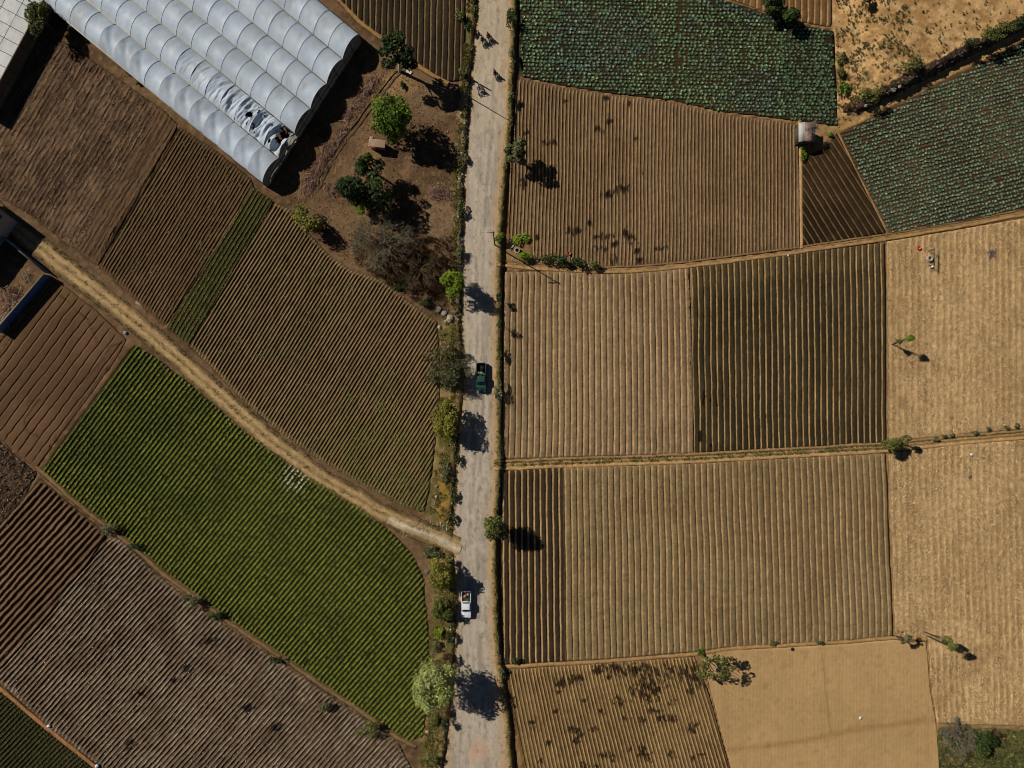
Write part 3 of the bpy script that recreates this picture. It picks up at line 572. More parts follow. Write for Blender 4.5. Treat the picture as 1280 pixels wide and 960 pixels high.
GREENS = {
 'bright': [(98, 124, 22), (72, 98, 16), (122, 146, 34), (52, 76, 14)],
 'lime': [(132, 150, 32), (108, 128, 22), (152, 166, 50), (84, 104, 20)],
 'olive': [(104, 106, 46), (82, 86, 34), (128, 126, 62), (60, 66, 26)],
 'yolive': [(130, 124, 44), (108, 106, 32), (150, 142, 60), (78, 80, 26)],
 'dark': [(56, 72, 24), (40, 56, 18), (78, 94, 36), (30, 42, 14)],
 'pale': [(188, 190, 112), (160, 168, 84), (206, 204, 140), (112, 124, 52)],
 'grey': [(120, 118, 88), (98, 98, 70), (136, 132, 104)],
 'dusty': [(96, 98, 60), (74, 78, 44), (118, 116, 78)],
 'rust': [(98, 64, 44), (80, 54, 38), (70, 62, 36)],
}
def tree(name, label, cat_, cx, cy, rx, ry, hc, rz, pal, seed, nl=2600, size=.26, nclump=14, group=None, bark=None, spread=1.0, lean=None, clump_r=.42, up=.35, holes=0.0, zg=None, low=.8):
    """crown seen at pixel (cx, cy) with pixel radii rx, ry; hc = height of the crown's middle above its ground, rz its half height"""
    rng = RS(seed)
    z0 = g(cx, cy) if zg is None else zg
    bx, by = W(cx, cy, z0 + hc)
    if lean: tx, ty = W(lean[0], lean[1], z0)
    else: tx, ty = bx + rng.uniform(-.3, .3), by + rng.uniform(-.3, .3)
    root = empty(name, (tx, ty, z0 - .05), 0, label, cat_, group)
    RX, RY = rx * S, ry * S
    cen = rng.normal(size=(nclump, 3)); cen /= np.linalg.norm(cen, axis=1)[:, None]
    cen[:, 2] = np.abs(cen[:, 2]) * 1.7 - low
    rr = rng.uniform(.35, .72, (nclump, 1)) * spread
    cen[:, :2] /= np.maximum(.35, np.linalg.norm(cen[:, :2], axis=1))[:, None] ** .5
    cen = cen * rr * np.array([RX, RY, rz]); 
    cr = clump_r * rng.uniform(.75, 1.25, nclump)
    if holes > 0: keep = rng.uniform(size=nclump) > holes; cen = cen[keep]; cr = cr[keep]
    m = len(cen); per = np.maximum(20, (nl * cr ** 2 / (cr ** 2).sum())).astype(int)
    PP = []; OO = []; CC = []
    base = palette(GREENS[pal], m, rng, .12)
    for i in range(m):
        d = rng.normal(size=(per[i], 3)); d /= np.linalg.norm(d, axis=1)[:, None]; d[:, 2] = np.where(d[:, 2] < -.3, -d[:, 2], d[:, 2])
        lump = 1 + .25 * np.sin(d[:, 0:1] * 7 + i) * np.sin(d[:, 1:2] * 6 + 2 * i)
        p = cen[i] + d * np.array([RX, RY, rz * .9]) * cr[i] * lump * rng.uniform(.8, 1.04, (per[i], 1))
        PP.append(p); OO.append(d); CC.append(.45 * base[i] + .55 * palette(GREENS[pal], per[i], rng, .2))
    P = np.concatenate(PP) + np.array([bx, by, z0 + hc]); O = np.concatenate(OO); C = np.concatenate(CC)
    V, F, C4 = leaves(P, size, C, rng, up, O)
    mesh('crown', V - np.array([tx, ty, z0 - .05]), F, M_LEAF, C4, root)
    top = np.array([bx, by, z0 + hc]); bs = np.array([tx, ty, z0 - .3]); fork = bs + (top - bs) * .5
    r0 = max(.06, (.035 if RX > 1.2 else .017) * hc + .02 * RX)
    segs = [(bs, fork, r0, r0 * .7)]
    for c in cen[:10]:
        e = top + c * .85; mid = fork + (e - fork) * .5 + rng.normal(size=3) * .1 * RX
        segs += [(fork, mid, r0 * .55, r0 * .32), (mid, e, r0 * .32, r0 * .1)]
    v, f = tubes(segs); mesh('trunk', v - np.array([tx, ty, z0 - .05]), f, bark or M_BARK, None, root)
    return root
def bare_tree(name, label, cx, cy, r, hc, seed, col=(128, 118, 96), nbr=9, depth=4, leaf=None, nl=800, group=None, fine=.02, leafs=.17):
    rng = RS(seed); z0 = g(cx, cy); bx, by = W(cx, cy, z0 + hc)
    root = empty(name, (bx, by, z0 - .05), 0, label, 'tree', group)
    segs = []; tips = []; R = r * S
    def grow(p, d, L, rad, k):
        q = p + d * L; segs.append((p, q, rad, rad * .65))
        if k == 0: tips.append(q); return
        for j in range(rng.randint(2, 5) if k > 1 else 4):
            nd = d + rng.normal(size=3) * .55; nd[2] = nd[2] * .7 + .06; nd /= np.linalg.norm(nd)
            s = rng.uniform(.5, .95); grow(p + d * L * rng.uniform(.55, 1), nd, L * rng.uniform(.55, .8), max(fine, rad * .5), k - 1)
    for i in range(nbr):
        a = i * 2 * np.pi / nbr + rng.uniform(-.3, .3); e = rng.uniform(.3, 1.0)
        d = np.array([np.cos(a) * np.cos(e), np.sin(a) * np.cos(e), np.sin(e)]); grow(np.array([0, 0, hc * .25]), d, R * .42, .12, depth)
    segs.append(((0, 0, -.3), (0, 0, hc * .35), .28, .2))
    v, f = tubes(segs, 3)
    mesh('branches', v, f, mat_flat('twig', col, rough=.9, spec=.1, amt=.3), None, root)
    if leaf:
        T = np.array(tips); P = T[rng.randint(0, len(T), nl)] + rng.normal(size=(nl, 3)) * .22
        V, F, C = leaves(P, leafs, palette(GREENS[leaf], nl, rng), rng, .3); mesh('crown', V, F, M_LEAF, C, root)
    return root

# ------------------------------------------------------------------ crops
def row_points(poly, A, B, d0, d1, rows, gap, rng, ph=0.5, u0=-.2, u1=1.3, inset=2.0, jit=.5):
    A = np.array(A, float); B = np.array(B, float); d0 = np.array(d0, float) / np.linalg.norm(d0); d1 = np.array(d1, float) / np.linalg.norm(d1)
    out = []
    t = np.arange(-700, 700, gap)
    for r in range(int(u0 * rows), int(u1 * rows)):
        u = (r + ph) / rows; p = A + u * (B - A); d = d0 * (1 - u) + d1 * u; tt = t + rng.uniform(0, gap)
        q = p[None] + d[None] * tt[:, None] + rng.normal(size=(len(tt), 2)) * jit * .5
        k = inpoly(q[:, 0], q[:, 1], poly); out.append(q[k])
    Q = np.concatenate(out); Q = Q[(Q[:, 0] > -60) & (Q[:, 0] < 1340) & (Q[:, 1] > -60) & (Q[:, 1] < 1020)]
    return Q
def place(Q, dz): z = hz(Q[:, 0], Q[:, 1]) + dz; x, y = W(Q[:, 0], Q[:, 1], z); return np.stack([x, y, z], -1)
rng = RS(101)
# green crop rows
Q = row_points(L5, (110, 510), (520, 850), D5L, D5R, 100, 1.9, rng, jit=.3)
n = fbm(Q[:, 0] / 35, Q[:, 1] / 35, 110, 4); n2 = fbm(Q[:, 0] / 12, Q[:, 1] / 12, 111, 3)
lightp = np.exp(-(((Q[:, 0] - 368) / 15) ** 2 + ((Q[:, 1] - 598) / 16) ** 2) ** 2)
keep = rng.uniform(size=len(Q)) > .04 + .3 * sm(n2, .62, .78); Q, n, lightp = Q[keep], n[keep], lightp[keep]
c = mixc(lin((126, 134, 42)), lin((104, 114, 36)), sm(n + (560 - Q[:, 1]) / 1400, .4, .65)); c = mixc(c, lin((206, 206, 160)), lightp * .85)
V, F, C = rosettes(place(Q, .2), rng.uniform(.22, .32, len(Q)), c * rng.uniform(.78, 1.25, (len(Q), 1)), 5, rng, rise=.5, width=.42)
tag(mesh('crop_rows', V, F, M_LEAF, C), 'bright green leafy crop plants in the long slanting rows', 'crop', kind='stuff')
# green seedling strip
Q = row_points(L2B, (262, 322), (292, 340), D5, D5, 7, 2.6, rng, u0=-1, u1=2)
V, F, C = rosettes(place(Q, .17), np.full(len(Q), .2), palette([(108, 120, 40), (88, 100, 32)], len(Q), rng), 5, rng, rise=.5)
tag(mesh('seedling_rows', V, F, M_LEAF, C), 'green seedlings in the narrow strip of rows', 'seedlings', kind='stuff')
# sparse seedlings, weeds in the fine ridges, bottom left plants
def weeds(name, label, poly, seed, num, pal, size, mask=None, dz=.12, nleaf=5, rise=.5):
    rng = RS(seed); P = np.array(poly); Q = np.stack([rng.uniform(P[:, 0].min(), P[:, 0].max(), num), rng.uniform(P[:, 1].min(), P[:, 1].max(), num)], -1)
    Q = Q[inpoly(Q[:, 0], Q[:, 1], poly)]
    if mask is not None: Q = Q[mask(Q[:, 0], Q[:, 1], rng)]
    V, F, C = rosettes(place(Q, dz), size * rng.uniform(.5, 1.4, len(Q)), palette(pal, len(Q), rng, .25), nleaf, rng, rise=rise)
    return tag(mesh(name, V, F, M_LEAF, C), label, 'weeds', kind='stuff')
weeds('seedlings', 'scattered green seedlings in the brown field by the greenhouse', L2, 120, 2600, [(84, 94, 40), (66, 76, 30), (108, 112, 56)], .19,
      lambda x, y, r: r.uniform(size=len(x)) < .15 + .85 * sm(fbm(x / 14, y / 14, 121), .5, .62) * sm(y, 170, 330) + .8 * (np.abs((y - 190) - (x - 250) * .85) < 9))
def m3(x, y, r):
    k = np.zeros(len(x))
    for bx, by, s in [(438, 500, 7), (476, 508, 7), (500, 545, 8), (445, 568, 12), (455, 552, 8), (500, 600, 9), (522, 628, 9), (530, 600, 9), (470, 600, 9), (490, 628, 8), (545, 540, 5), (300, 425, 4), (323, 442, 6), (296, 440, 5)]:
        k = np.maximum(k, np.exp(-((x - bx) / s) ** 2 - ((y - by) / s) ** 2))
    k = np.maximum(k, .5 * sm(y, 560, 640)); return r.uniform(size=len(x)) < k + .03
weeds('weeds', 'green weeds growing in patches among the fine brown ridges', L3, 122, 24000, [(84, 108, 26), (66, 90, 20), (108, 120, 40)], .2, m3)
Q = row_points(L9, (-60, 860), (80, 1010), (-0.70, 0.71), (-0.70, 0.71), 42, 3.0, rng, u0=-1, u1=2)
V, F, C = rosettes(place(Q, .2), np.full(len(Q), .24), palette([(66, 74, 30), (84, 88, 40), (54, 60, 24)], len(Q), rng), 4, rng)
tag(mesh('crop_rows', V, F, M_LEAF, C), 'dark green young plants in the southwest corner rows', 'crop', kind='stuff')
# cabbages
rng = RS(130)
CP = [(84, 102, 68), (68, 86, 56), (98, 114, 82), (60, 78, 56), (82, 96, 56)]
def cab_mesh(seed):
    r = RS(seed); P = np.zeros((1, 3))
    a = rosettes(P, np.array([.42]), palette(CP, 1, r, .1), 7, r, rise=.35, width=.46, droop=.06)
    b = rosettes(P + [0, 0, .05], np.array([.27]), palette([(134, 156, 112), (120, 144, 92)], 1, r, .08), 5, r, rise=.8, width=.5)
    return cat([a, b])
Q = row_points(CABA, (645, 60), (645, 190), (1, .02), (1, .02), 28, 5.1, rng, u0=-1.2, u1=1.6, inset=0, jit=.9)
nn = fbm(Q[:, 0] / 8, Q[:, 1] / 8, 131, 3); Q = Q[(nn < .76) & (Q[:, 1] > -50) & ~((np.abs(Q[:, 0] - 846 + (Q[:, 1] - 60) * .06) < 1.6)) & (pdist(Q[:, 0], Q[:, 1], CABA, True) > 1.5)]
ind = (Q[:, 0] > 955) & (Q[:, 1] > 20) & ~((Q[:, 0] < 1012) & (Q[:, 1] < 46)); ii = np.where(ind)[0]; ii = ii[np.argsort(-Q[ii, 0])][:300]
ind = np.zeros(len(Q), bool); ind[ii] = True
Qi = Q[ind]; Qs = Q[~ind]
hue = np.where((fbm(Qs[:, 0] / 60, Qs[:, 1] / 60, 133) > .5)[:, None], lin((80, 98, 64)), lin((74, 90, 70)))
c = hue * rng.uniform(.6, 1.4, (len(Qs), 1)); P = place(Qs, .14)
sz_ = rng.uniform(.3, .5, len(Qs)); V1 = rosettes(P, sz_, c, 6, rng, rise=.35, width=.46, droop=.06); V2 = rosettes(P + [0, 0, .05], sz_ * .6, c * 3.1, 4, rng, rise=.8, width=.5)
V, F, C = cat([V1, V2]); tag(mesh('cabbage_crop', V, F, M_CAB, C), 'rows of blue green cabbages in the big field at the top', 'cabbages', kind='stuff')
protos = []
for k in range(5):
    V, F, C = cab_mesh(300 + k); protos.append((V, F, C))
Pi = place(Qi, .14); srcs = []
for k, p in enumerate(Pi):
    if k < 5:
        V, F, C = protos[k]; o = mesh('cabbage', V, F, M_CAB, C); srcs.append(o)
    else:
        o = srcs[k % 5].copy(); COL.objects.link(o)
    o.location = p; o.rotation_euler = (0, 0, rng.uniform(0, 6.28)); s = rng.uniform(.7, 1.2); o.scale = (s, s, s)
    tag(o, 'round green cabbage at the east end of the big cabbage field near the scrub', 'cabbage', 'cabbages at the east end of the big cabbage field')
Q = row_points(CABB, (1280, 50), (1330, 250), (1, -.27), (1, -.27), 42, 4.2, rng, u0=-1, u1=1.9, jit=.9)
nn = fbm(Q[:, 0] / 7, Q[:, 1] / 7, 134, 3); Q = Q[(nn < .78) & (pdist(Q[:, 0], Q[:, 1], CABB, True) > 1.5)]
c = mixc(lin((86, 102, 80)), lin((98, 114, 84)), rng.uniform(size=len(Q))) * rng.uniform(.65, 1.3, (len(Q), 1)); P = place(Q, .13)
V, F, C = cat([rosettes(P, rng.uniform(.28, .44, len(Q)), c, 6, rng, rise=.4, width=.42, droop=.08), rosettes(P + [0, 0, .04], np.full(len(Q), .2), c * 2.7, 3, rng, rise=.8, width=.45)])
tag(mesh('cabbage_crop', V, F, M_CAB, C), 'bluish cabbages in slanting rows below the ravine', 'cabbages', kind='stuff')
# straw flakes lying on the stubble and on the straw strewn field
def litter(name, label, poly, seed, num, pal, size, mask=None, dz=.09, asp=.45):
    rng = RS(seed); P = np.array(poly).clip(-40, 1320); Q = np.stack([rng.uniform(P[:, 0].min(), P[:, 0].max(), num), rng.uniform(P[:, 1].min(), P[:, 1].max(), num)], -1)
    Q = Q[inpoly(Q[:, 0], Q[:, 1], poly)]
    if mask is not None: Q = Q[mask(Q[:, 0], Q[:, 1], rng)]
    V, F, C = leaves(place(Q, dz) + np.abs(rng.normal(size=(len(Q), 1))) * [0, 0, .05], size, palette(pal, len(Q), rng, .2), rng, .9, aspect=asp)
    return tag(mesh(name, V, F, M_DRY, C), label, 'litter', kind='stuff')
STW = [(212, 182, 134), (200, 166, 114), (222, 196, 150), (144, 110, 68), (128, 96, 58), (206, 172, 120)]
HEAD = lambda x, y, r: (((x - 190) * .86 + (y - 150) * .5) < 0) & (r.uniform(size=len(x)) < fbm(x / 12, y / 12, 149))
den = lambda s: (lambda x, y, r: r.uniform(size=len(x)) < .1 + 1.1 * sm(fbm(x / 7, y / 16, s, 4), .35, .7))
litter('straw', 'pale dry straw and leaf scraps over the stubble with the well', F9, 140, 26000, STW, .145, den(141))
litter('straw', 'pale dry straw and leaf scraps over the southeastern stubble', F11, 142, 48000, STW, .145, den(143))
litter('straw', 'whitish straw lying along the ridges of the southwestern field', L8, 144, 9000, [(190, 180, 160), (168, 154, 132), (206, 198, 182), (70, 54, 40)], .12, den(145), dz=.2)
litter('clods', 'dry reddish clods and stalks on the rough ploughed field', L1, 146, 9000, [(118, 94, 70), (98, 76, 56), (136, 110, 84), (64, 48, 34), (108, 82, 62)], .16, HEAD, dz=.12, asp=.6)
litter('clods', 'dark weedy clods in the patch at the west edge', L6, 148, 4000, [(104, 84, 66), (70, 54, 42), (50, 40, 30), (128, 108, 84)], .24, None, dz=.12, asp=.5)

YARD = [(350, 245), (452, 66), (500, 90), (560, 112), (578, 120), (572, 300), (560, 400), (540, 396), (470, 348), (410, 312), (385, 285)]
litter('clods', 'dry clods and scraps scattered over the bare yard', YARD, 149, 9000, [(140, 112, 80), (110, 86, 60), (160, 132, 98), (84, 64, 44), (128, 100, 70)], .13, None, dz=.06, asp=.6)
# ------------------------------------------------------------------ verges: grass and ground cover
def strip_scatter(seed, num, fx, y0, y1):
    r = RS(seed); y = r.uniform(y0, y1, num); x = fx(y, r); return np.stack([x, y], -1), r
Q, r = strip_scatter(150, 3400, lambda y, r: xe(y) + r.uniform(2.5, 9, len(y)) ** 1.0, -40, 1000)
k = fbm(Q[:, 0] / 6, Q[:, 1] / 9, 151, 3) > .5; Q = Q[k]; P = place(Q, .02)
V, F, C = rosettes(P, r.uniform(.1, .26, len(Q)), palette([(126, 112, 64), (94, 92, 42), (146, 126, 76), (84, 84, 36), (170, 142, 92)], len(Q), r, .2), 5, r, rise=.8, width=.16)
tag(mesh('verge_grass', V, F, M_LEAF, C), 'grass and weeds along the east bank of the road', 'grass', kind='stuff')
Q, r = strip_scatter(152, 13000, lambda y, r: xw(y) - np.where(y > 395, r.uniform(-.5, 30, len(y)), r.uniform(-.5, 13, len(y))), -40, 1000)
k = (fbm(Q[:, 0] / 7, Q[:, 1] / 10, 153, 3) > .5) & (pdist(Q[:, 0], Q[:, 1], TRACK) > 9); Q = Q[k]; P = place(Q, .02)
V, F, C = rosettes(P, r.uniform(.12, .42, len(Q)), palette([(122, 112, 54), (94, 94, 42), (146, 126, 74), (84, 88, 36), (152, 130, 64)], len(Q), r, .2), 5, r, rise=.8, width=.18)
tag(mesh('verge_grass', V, F, M_LEAF, C), 'grass and low weeds along the west bank of the road', 'grass', kind='stuff')
Q = np.stack([RS(154).uniform(1045, 1320, 8000), RS(155).uniform(-40, 160, 8000)], -1); r = RS(156)
k = inpoly(Q[:, 0], Q[:, 1], SCRUB) & (r.uniform(size=8000) < .08 + 1.0 * sm(fbm(Q[:, 0] / 12, Q[:, 1] / 12, 157, 3), .48, .62) * (1 - sm(Q[:, 0], 1110, 1200))) & (bank_d(Q[:, 0], Q[:, 1]) > 6)
Q = Q[k]; V, F, C = rosettes(place(Q, .05), r.uniform(.12, .42, len(Q)), palette([(112, 102, 60), (90, 84, 48), (136, 118, 74), (92, 94, 46)], len(Q), r, .2), 8, r, rise=.7, width=.22)
tag(mesh('scrub', V, F, M_LEAF, C), 'low dry scrub tufts on the tan ground above the ravine', 'scrub', kind='stuff')
r = RS(158); Q = np.stack([r.uniform(1174, 1340, 9000), r.uniform(911, 1010, 9000)], -1); k = r.uniform(size=9000) < .15 + sm(fbm(Q[:, 0] / 9, Q[:, 1] / 9, 159, 3) + (Q[:, 1] - 930) / 160, .42, .6); Q = Q[k]
V, F, C = rosettes(place(Q, .0), r.uniform(.2, .55, len(Q)), palette([(98, 100, 48), (80, 82, 40), (126, 118, 68), (66, 66, 36)], len(Q), r, .2), 5, r, rise=.7, width=.25)
tag(mesh('grass', V, F, M_LEAF, C), 'green grassy ground cover in the southeast corner', 'grass', kind='stuff')
r = RS(160); T = np.array(resample(TRACK, 1.0)[:4]).T; T = T[(T[:, 0] > -60)]
sel = r.randint(0, len(T), 4500); o = np.where(r.uniform(size=4500) < .22, r.normal(size=4500) * 1.6, r.choice([-1, 1], 4500) * r.uniform(8.5, 13.5, 4500))
Q = np.stack([T[sel, 0] - T[sel, 3] * o, T[sel, 1] + T[sel, 2] * o], -1); Q = Q[(fbm(Q[:, 0] / 8, Q[:, 1] / 8, 161, 3) > .47) & (Q[:, 0] < 545)]
V, F, C = rosettes(place(Q, .08), r.uniform(.08, .26, len(Q)), palette([(120, 104, 60), (98, 88, 48), (138, 116, 72)], len(Q), r, .2), 5, r, rise=.7, width=.2)
tag(mesh('verge_grass', V, F, M_LEAF, C), 'dry grass in the middle and along both sides of the dirt track', 'grass', kind='stuff')
r = RS(162); T = np.array(resample(P2, 1.0)[:4]).T; T = T[T[:, 0] < 1330]; sel = r.randint(0, len(T), 4000); o = r.choice([.6, -3.2, .5], 4000) + r.normal(size=4000) * .8
Q = np.stack([T[sel, 0] - T[sel, 3] * o, T[sel, 1] + T[sel, 2] * o], -1); Q = Q[(fbm(Q[:, 0] / 4, Q[:, 1] / 3, 163, 3) > .52 - .12 * ((Q[:, 0] > 980) & (Q[:, 0] < 1115))) & (Q[:, 0] < 1135)]
V, F, C = rosettes(place(Q, .08), r.uniform(.1, .32, len(Q)), palette([(104, 102, 52), (84, 86, 42), (130, 122, 66)], len(Q), r, .2), 5, r, rise=.7, width=.2)
tag(mesh('verge_grass', V, F, M_LEAF, C), 'green weeds along the tan path across the eastern fields', 'grass', kind='stuff')

r = RS(170); n_ = 9000; Q = np.stack([r.normal(516, 34, n_), r.normal(328, 32, n_)], -1); k = (Q[:, 1] > 296) & (Q[:, 1] < 352 + (Q[:, 0] - 480) * .62) & (Q[:, 0] < xw(Q[:, 1]) - 8) & (fbm(Q[:, 0] / 5, Q[:, 1] / 5, 171, 3) > .45); Q = Q[k]
V, F, C = rosettes(place(Q, .0), r.uniform(.3, .8, len(Q)), palette([(110, 86, 58), (84, 66, 44), (134, 106, 74), (64, 52, 36)], len(Q), r, .2), 6, r, rise=1.0, width=.07)
tag(mesh('undergrowth', V, F, M_DRY, C), 'tangled brown undergrowth beneath the bare trees beside the road', 'undergrowth', kind='stuff')
# ------------------------------------------------------------------ trees
WHITE_BARK = mat_flat('pale_bark', (190, 180, 160), rough=.8, spec=.1, scale=8, amt=.2)
tree('tree', 'round bright green tree beside the brick hut in the yard', 'tree', 489, 149, 26, 28, 5.4, 5.6, 'bright', 1, nl=5200, size=.26, nclump=26, clump_r=.36)
tree('tree', 'tall dark green tree with a pale bent trunk below the dark field', 'tree', 500, 61, 26, 19, 8.0, 2.6, 'dark', 2, nl=2600, size=.3, nclump=16, clump_r=.30, bark=WHITE_BARK, lean=(499, 89), spread=1.25)
tree('tree', 'dark green tree west of the bare grey tree in the yard', 'tree', 441, 236, 18, 18, 6.0, 4.4, 'dark', 3, nl=2400, size=.26, nclump=12)
tree('tree', 'dark green open crowned tree just below the brick hut', 'tree', 463, 207, 18, 17, 6.0, 4.2, 'dark', 4, nl=1500, size=.26, nclump=11, clump_r=.34, spread=1.2)
tree('tree', 'small dark tree in the middle of the yard clump, in deep shade', 'tree', 470, 240, 22, 26, 4.2, 4.0, 'dark', 5, nl=2600, size=.26, nclump=14)
tree('bush', 'small lime green bush at the foot of the dark yard trees', 'bush', 449, 262, 9, 10, 1.6, 1.1, 'lime', 6, nl=700, size=.2, nclump=7)
tree('tree', 'feathery yellow green tree on the upper edge of the ridged field', 'tree', 383, 275, 19, 19, 3.0, 2.4, 'yolive', 7, nl=2000, size=.2, nclump=16, clump_r=.36, spread=1.1)
bare_tree('tree', 'large bare grey branched tree above the ridged field', 476, 302, 48, 4.6, 8, col=(116, 106, 84), nbr=15, depth=4, leaf='grey', nl=1500, fine=.03, leafs=.11)
bare_tree('tree', 'bare brown branched tree between the grey tree and the road', 522, 332, 38, 3.6, 9, col=(92, 76, 54), nbr=13, depth=4, fine=.03)
tree('tree', 'small bright green tree casting its shadow across the road', 'tree', 567, 354, 15, 18, 3.7, 3.4, 'lime', 10, nl=2400, size=.21, nclump=14)
bare_tree('tree', 'wide olive half bare tree beside the dark green pickup', 556, 456, 33, 3.4, 11, col=(104, 94, 66), nbr=11, depth=4, leaf='dusty', nl=3800)
tree('tree', 'dense yellow green tree on the road bank below the half bare tree', 'tree', 558, 522, 19, 28, 3.2, 3.1, 'yolive', 12, nl=3800, size=.22, nclump=18, clump_r=.36)
tree('tree', 'round olive green tree on the east edge of the road', 'tree', 620, 662, 14, 18, 4.0, 3.7, 'olive', 13, nl=2600, size=.22, nclump=14)
tree('tree', 'olive tree on the bank above the white pickup', 'tree', 550, 718, 18, 20, 3.2, 3.0, 'yolive', 14, nl=2600, size=.22, nclump=14)
tree('tree', 'ragged dark olive tree on the bank beside the white pickup', 'tree', 554, 760, 15, 15, 1.9, 1.5, 'olive', 15, nl=1500, size=.24, nclump=11, spread=1.2)
tree('tree', 'large pale yellow flowering tree beside the road near the bottom', 'tree', 541, 855, 27, 34, 6.2, 5.6, 'pale', 16, nl=6200, size=.22, nclump=34, clump_r=.32, up=.5)
tree('tree', 'dark dusty tree in the splashed field on the east side of the road', 'tree', 645, 189, 16, 13, 4.8, 2.8, 'dusty', 17, nl=1800, size=.25, nclump=11, clump_r=.32, spread=1.25)
tree('tree', 'green tree squeezed between the two greenhouses', 'tree', 50, 24, 13, 20, 4.0, 1.8, 'olive', 18, nl=1800, size=.25, nclump=12, spread=1.2)
tree('tree', 'sparse long branched tree at the north edge of the smooth tan field', 'tree', 893, 834, 22, 16, 5.0, 1.8, 'olive', 19, nl=640, size=.26, nclump=18, clump_r=.26, spread=1.4, lean=(874, 816))
tree('tree', 'leafy green tree at the end of the weedy path, the wider of two', 'tree', 1116, 555, 13, 8, 3.6, 1.4, 'olive', 20, nl=800, size=.26, nclump=9, spread=1.1)
tree('tree', 'small leafy green tree beside the wider one at the end of the weedy path', 'tree', 1133, 547, 7, 5, 4.0, 1.1, 'olive', 21, nl=300, size=.24, nclump=6, lean=(1112, 552))
tree('tree', 'thin short tree on the stubble edge with a small green tuft', 'tree', 1124, 426, 4.5, 4, 3.0, .9, 'olive', 22, nl=200, size=.2, nclump=4, lean=(1115, 431))
tree('tree', 'thin tall tree on the stubble edge with the larger green tuft', 'tree', 1135, 423, 6.5, 6, 5.4, 1.2, 'bright', 23, nl=220, size=.22, nclump=5, lean=(1116, 431))
tree('tree', 'slender pale trunked tree in the southeastern stubble, the shorter of two', 'tree', 1181, 799, 5.5, 5, 6.2, 1.5, 'olive', 24, nl=260, size=.24, nclump=6, lean=(1155, 790))
tree('tree', 'slender pale trunked tree in the southeastern stubble, the taller of two', 'tree', 1192, 809, 6, 5.5, 8.3, 1.8, 'olive', 25, nl=300, size=.24, nclump=6, lean=(1159, 795))
tree('tree', 'sparse thin tree with spidery shadow at the corner of the wide bed field', 'tree', 1128, 797, 11, 7, 4.2, 1.0, 'dusty', 26, nl=130, size=.2, nclump=9, clump_r=.2, spread=1.4, lean=(1121, 796))
bare_tree('tree', 'twiggy grey tree over the grassy southeast corner', 1204, 928, 26, 3.0, 27, col=(128, 116, 98), nbr=12, depth=4, leaf='grey', nl=1200, leafs=.11)
tree('bush', 'dark dense bush beside the twiggy grey tree in the southeast corner', 'bush', 1232, 930, 15, 16, 2.0, 1.7, 'dark', 28, nl=1600, size=.22, nclump=9)
tree('tree', 'black green tree at the top edge over the narrow furrowed field', 'tree', 966, 6, 15, 12, 3.0, 2.2, 'dark', 29, nl=1500, size=.26, nclump=10)
tree('tree', 'dark tree beside the black green one at the top end of the cabbages', 'tree', 986, 16, 14, 13, 2.6, 2.2, 'dark', 30, nl=1500, size=.26, nclump=9)
tree('bush', 'dark bush at the top edge on the bare scrub', 'bush', 1087, -3, 9, 7, 1.8, 1.2, 'dark', 31, nl=500, size=.22, nclump=7)

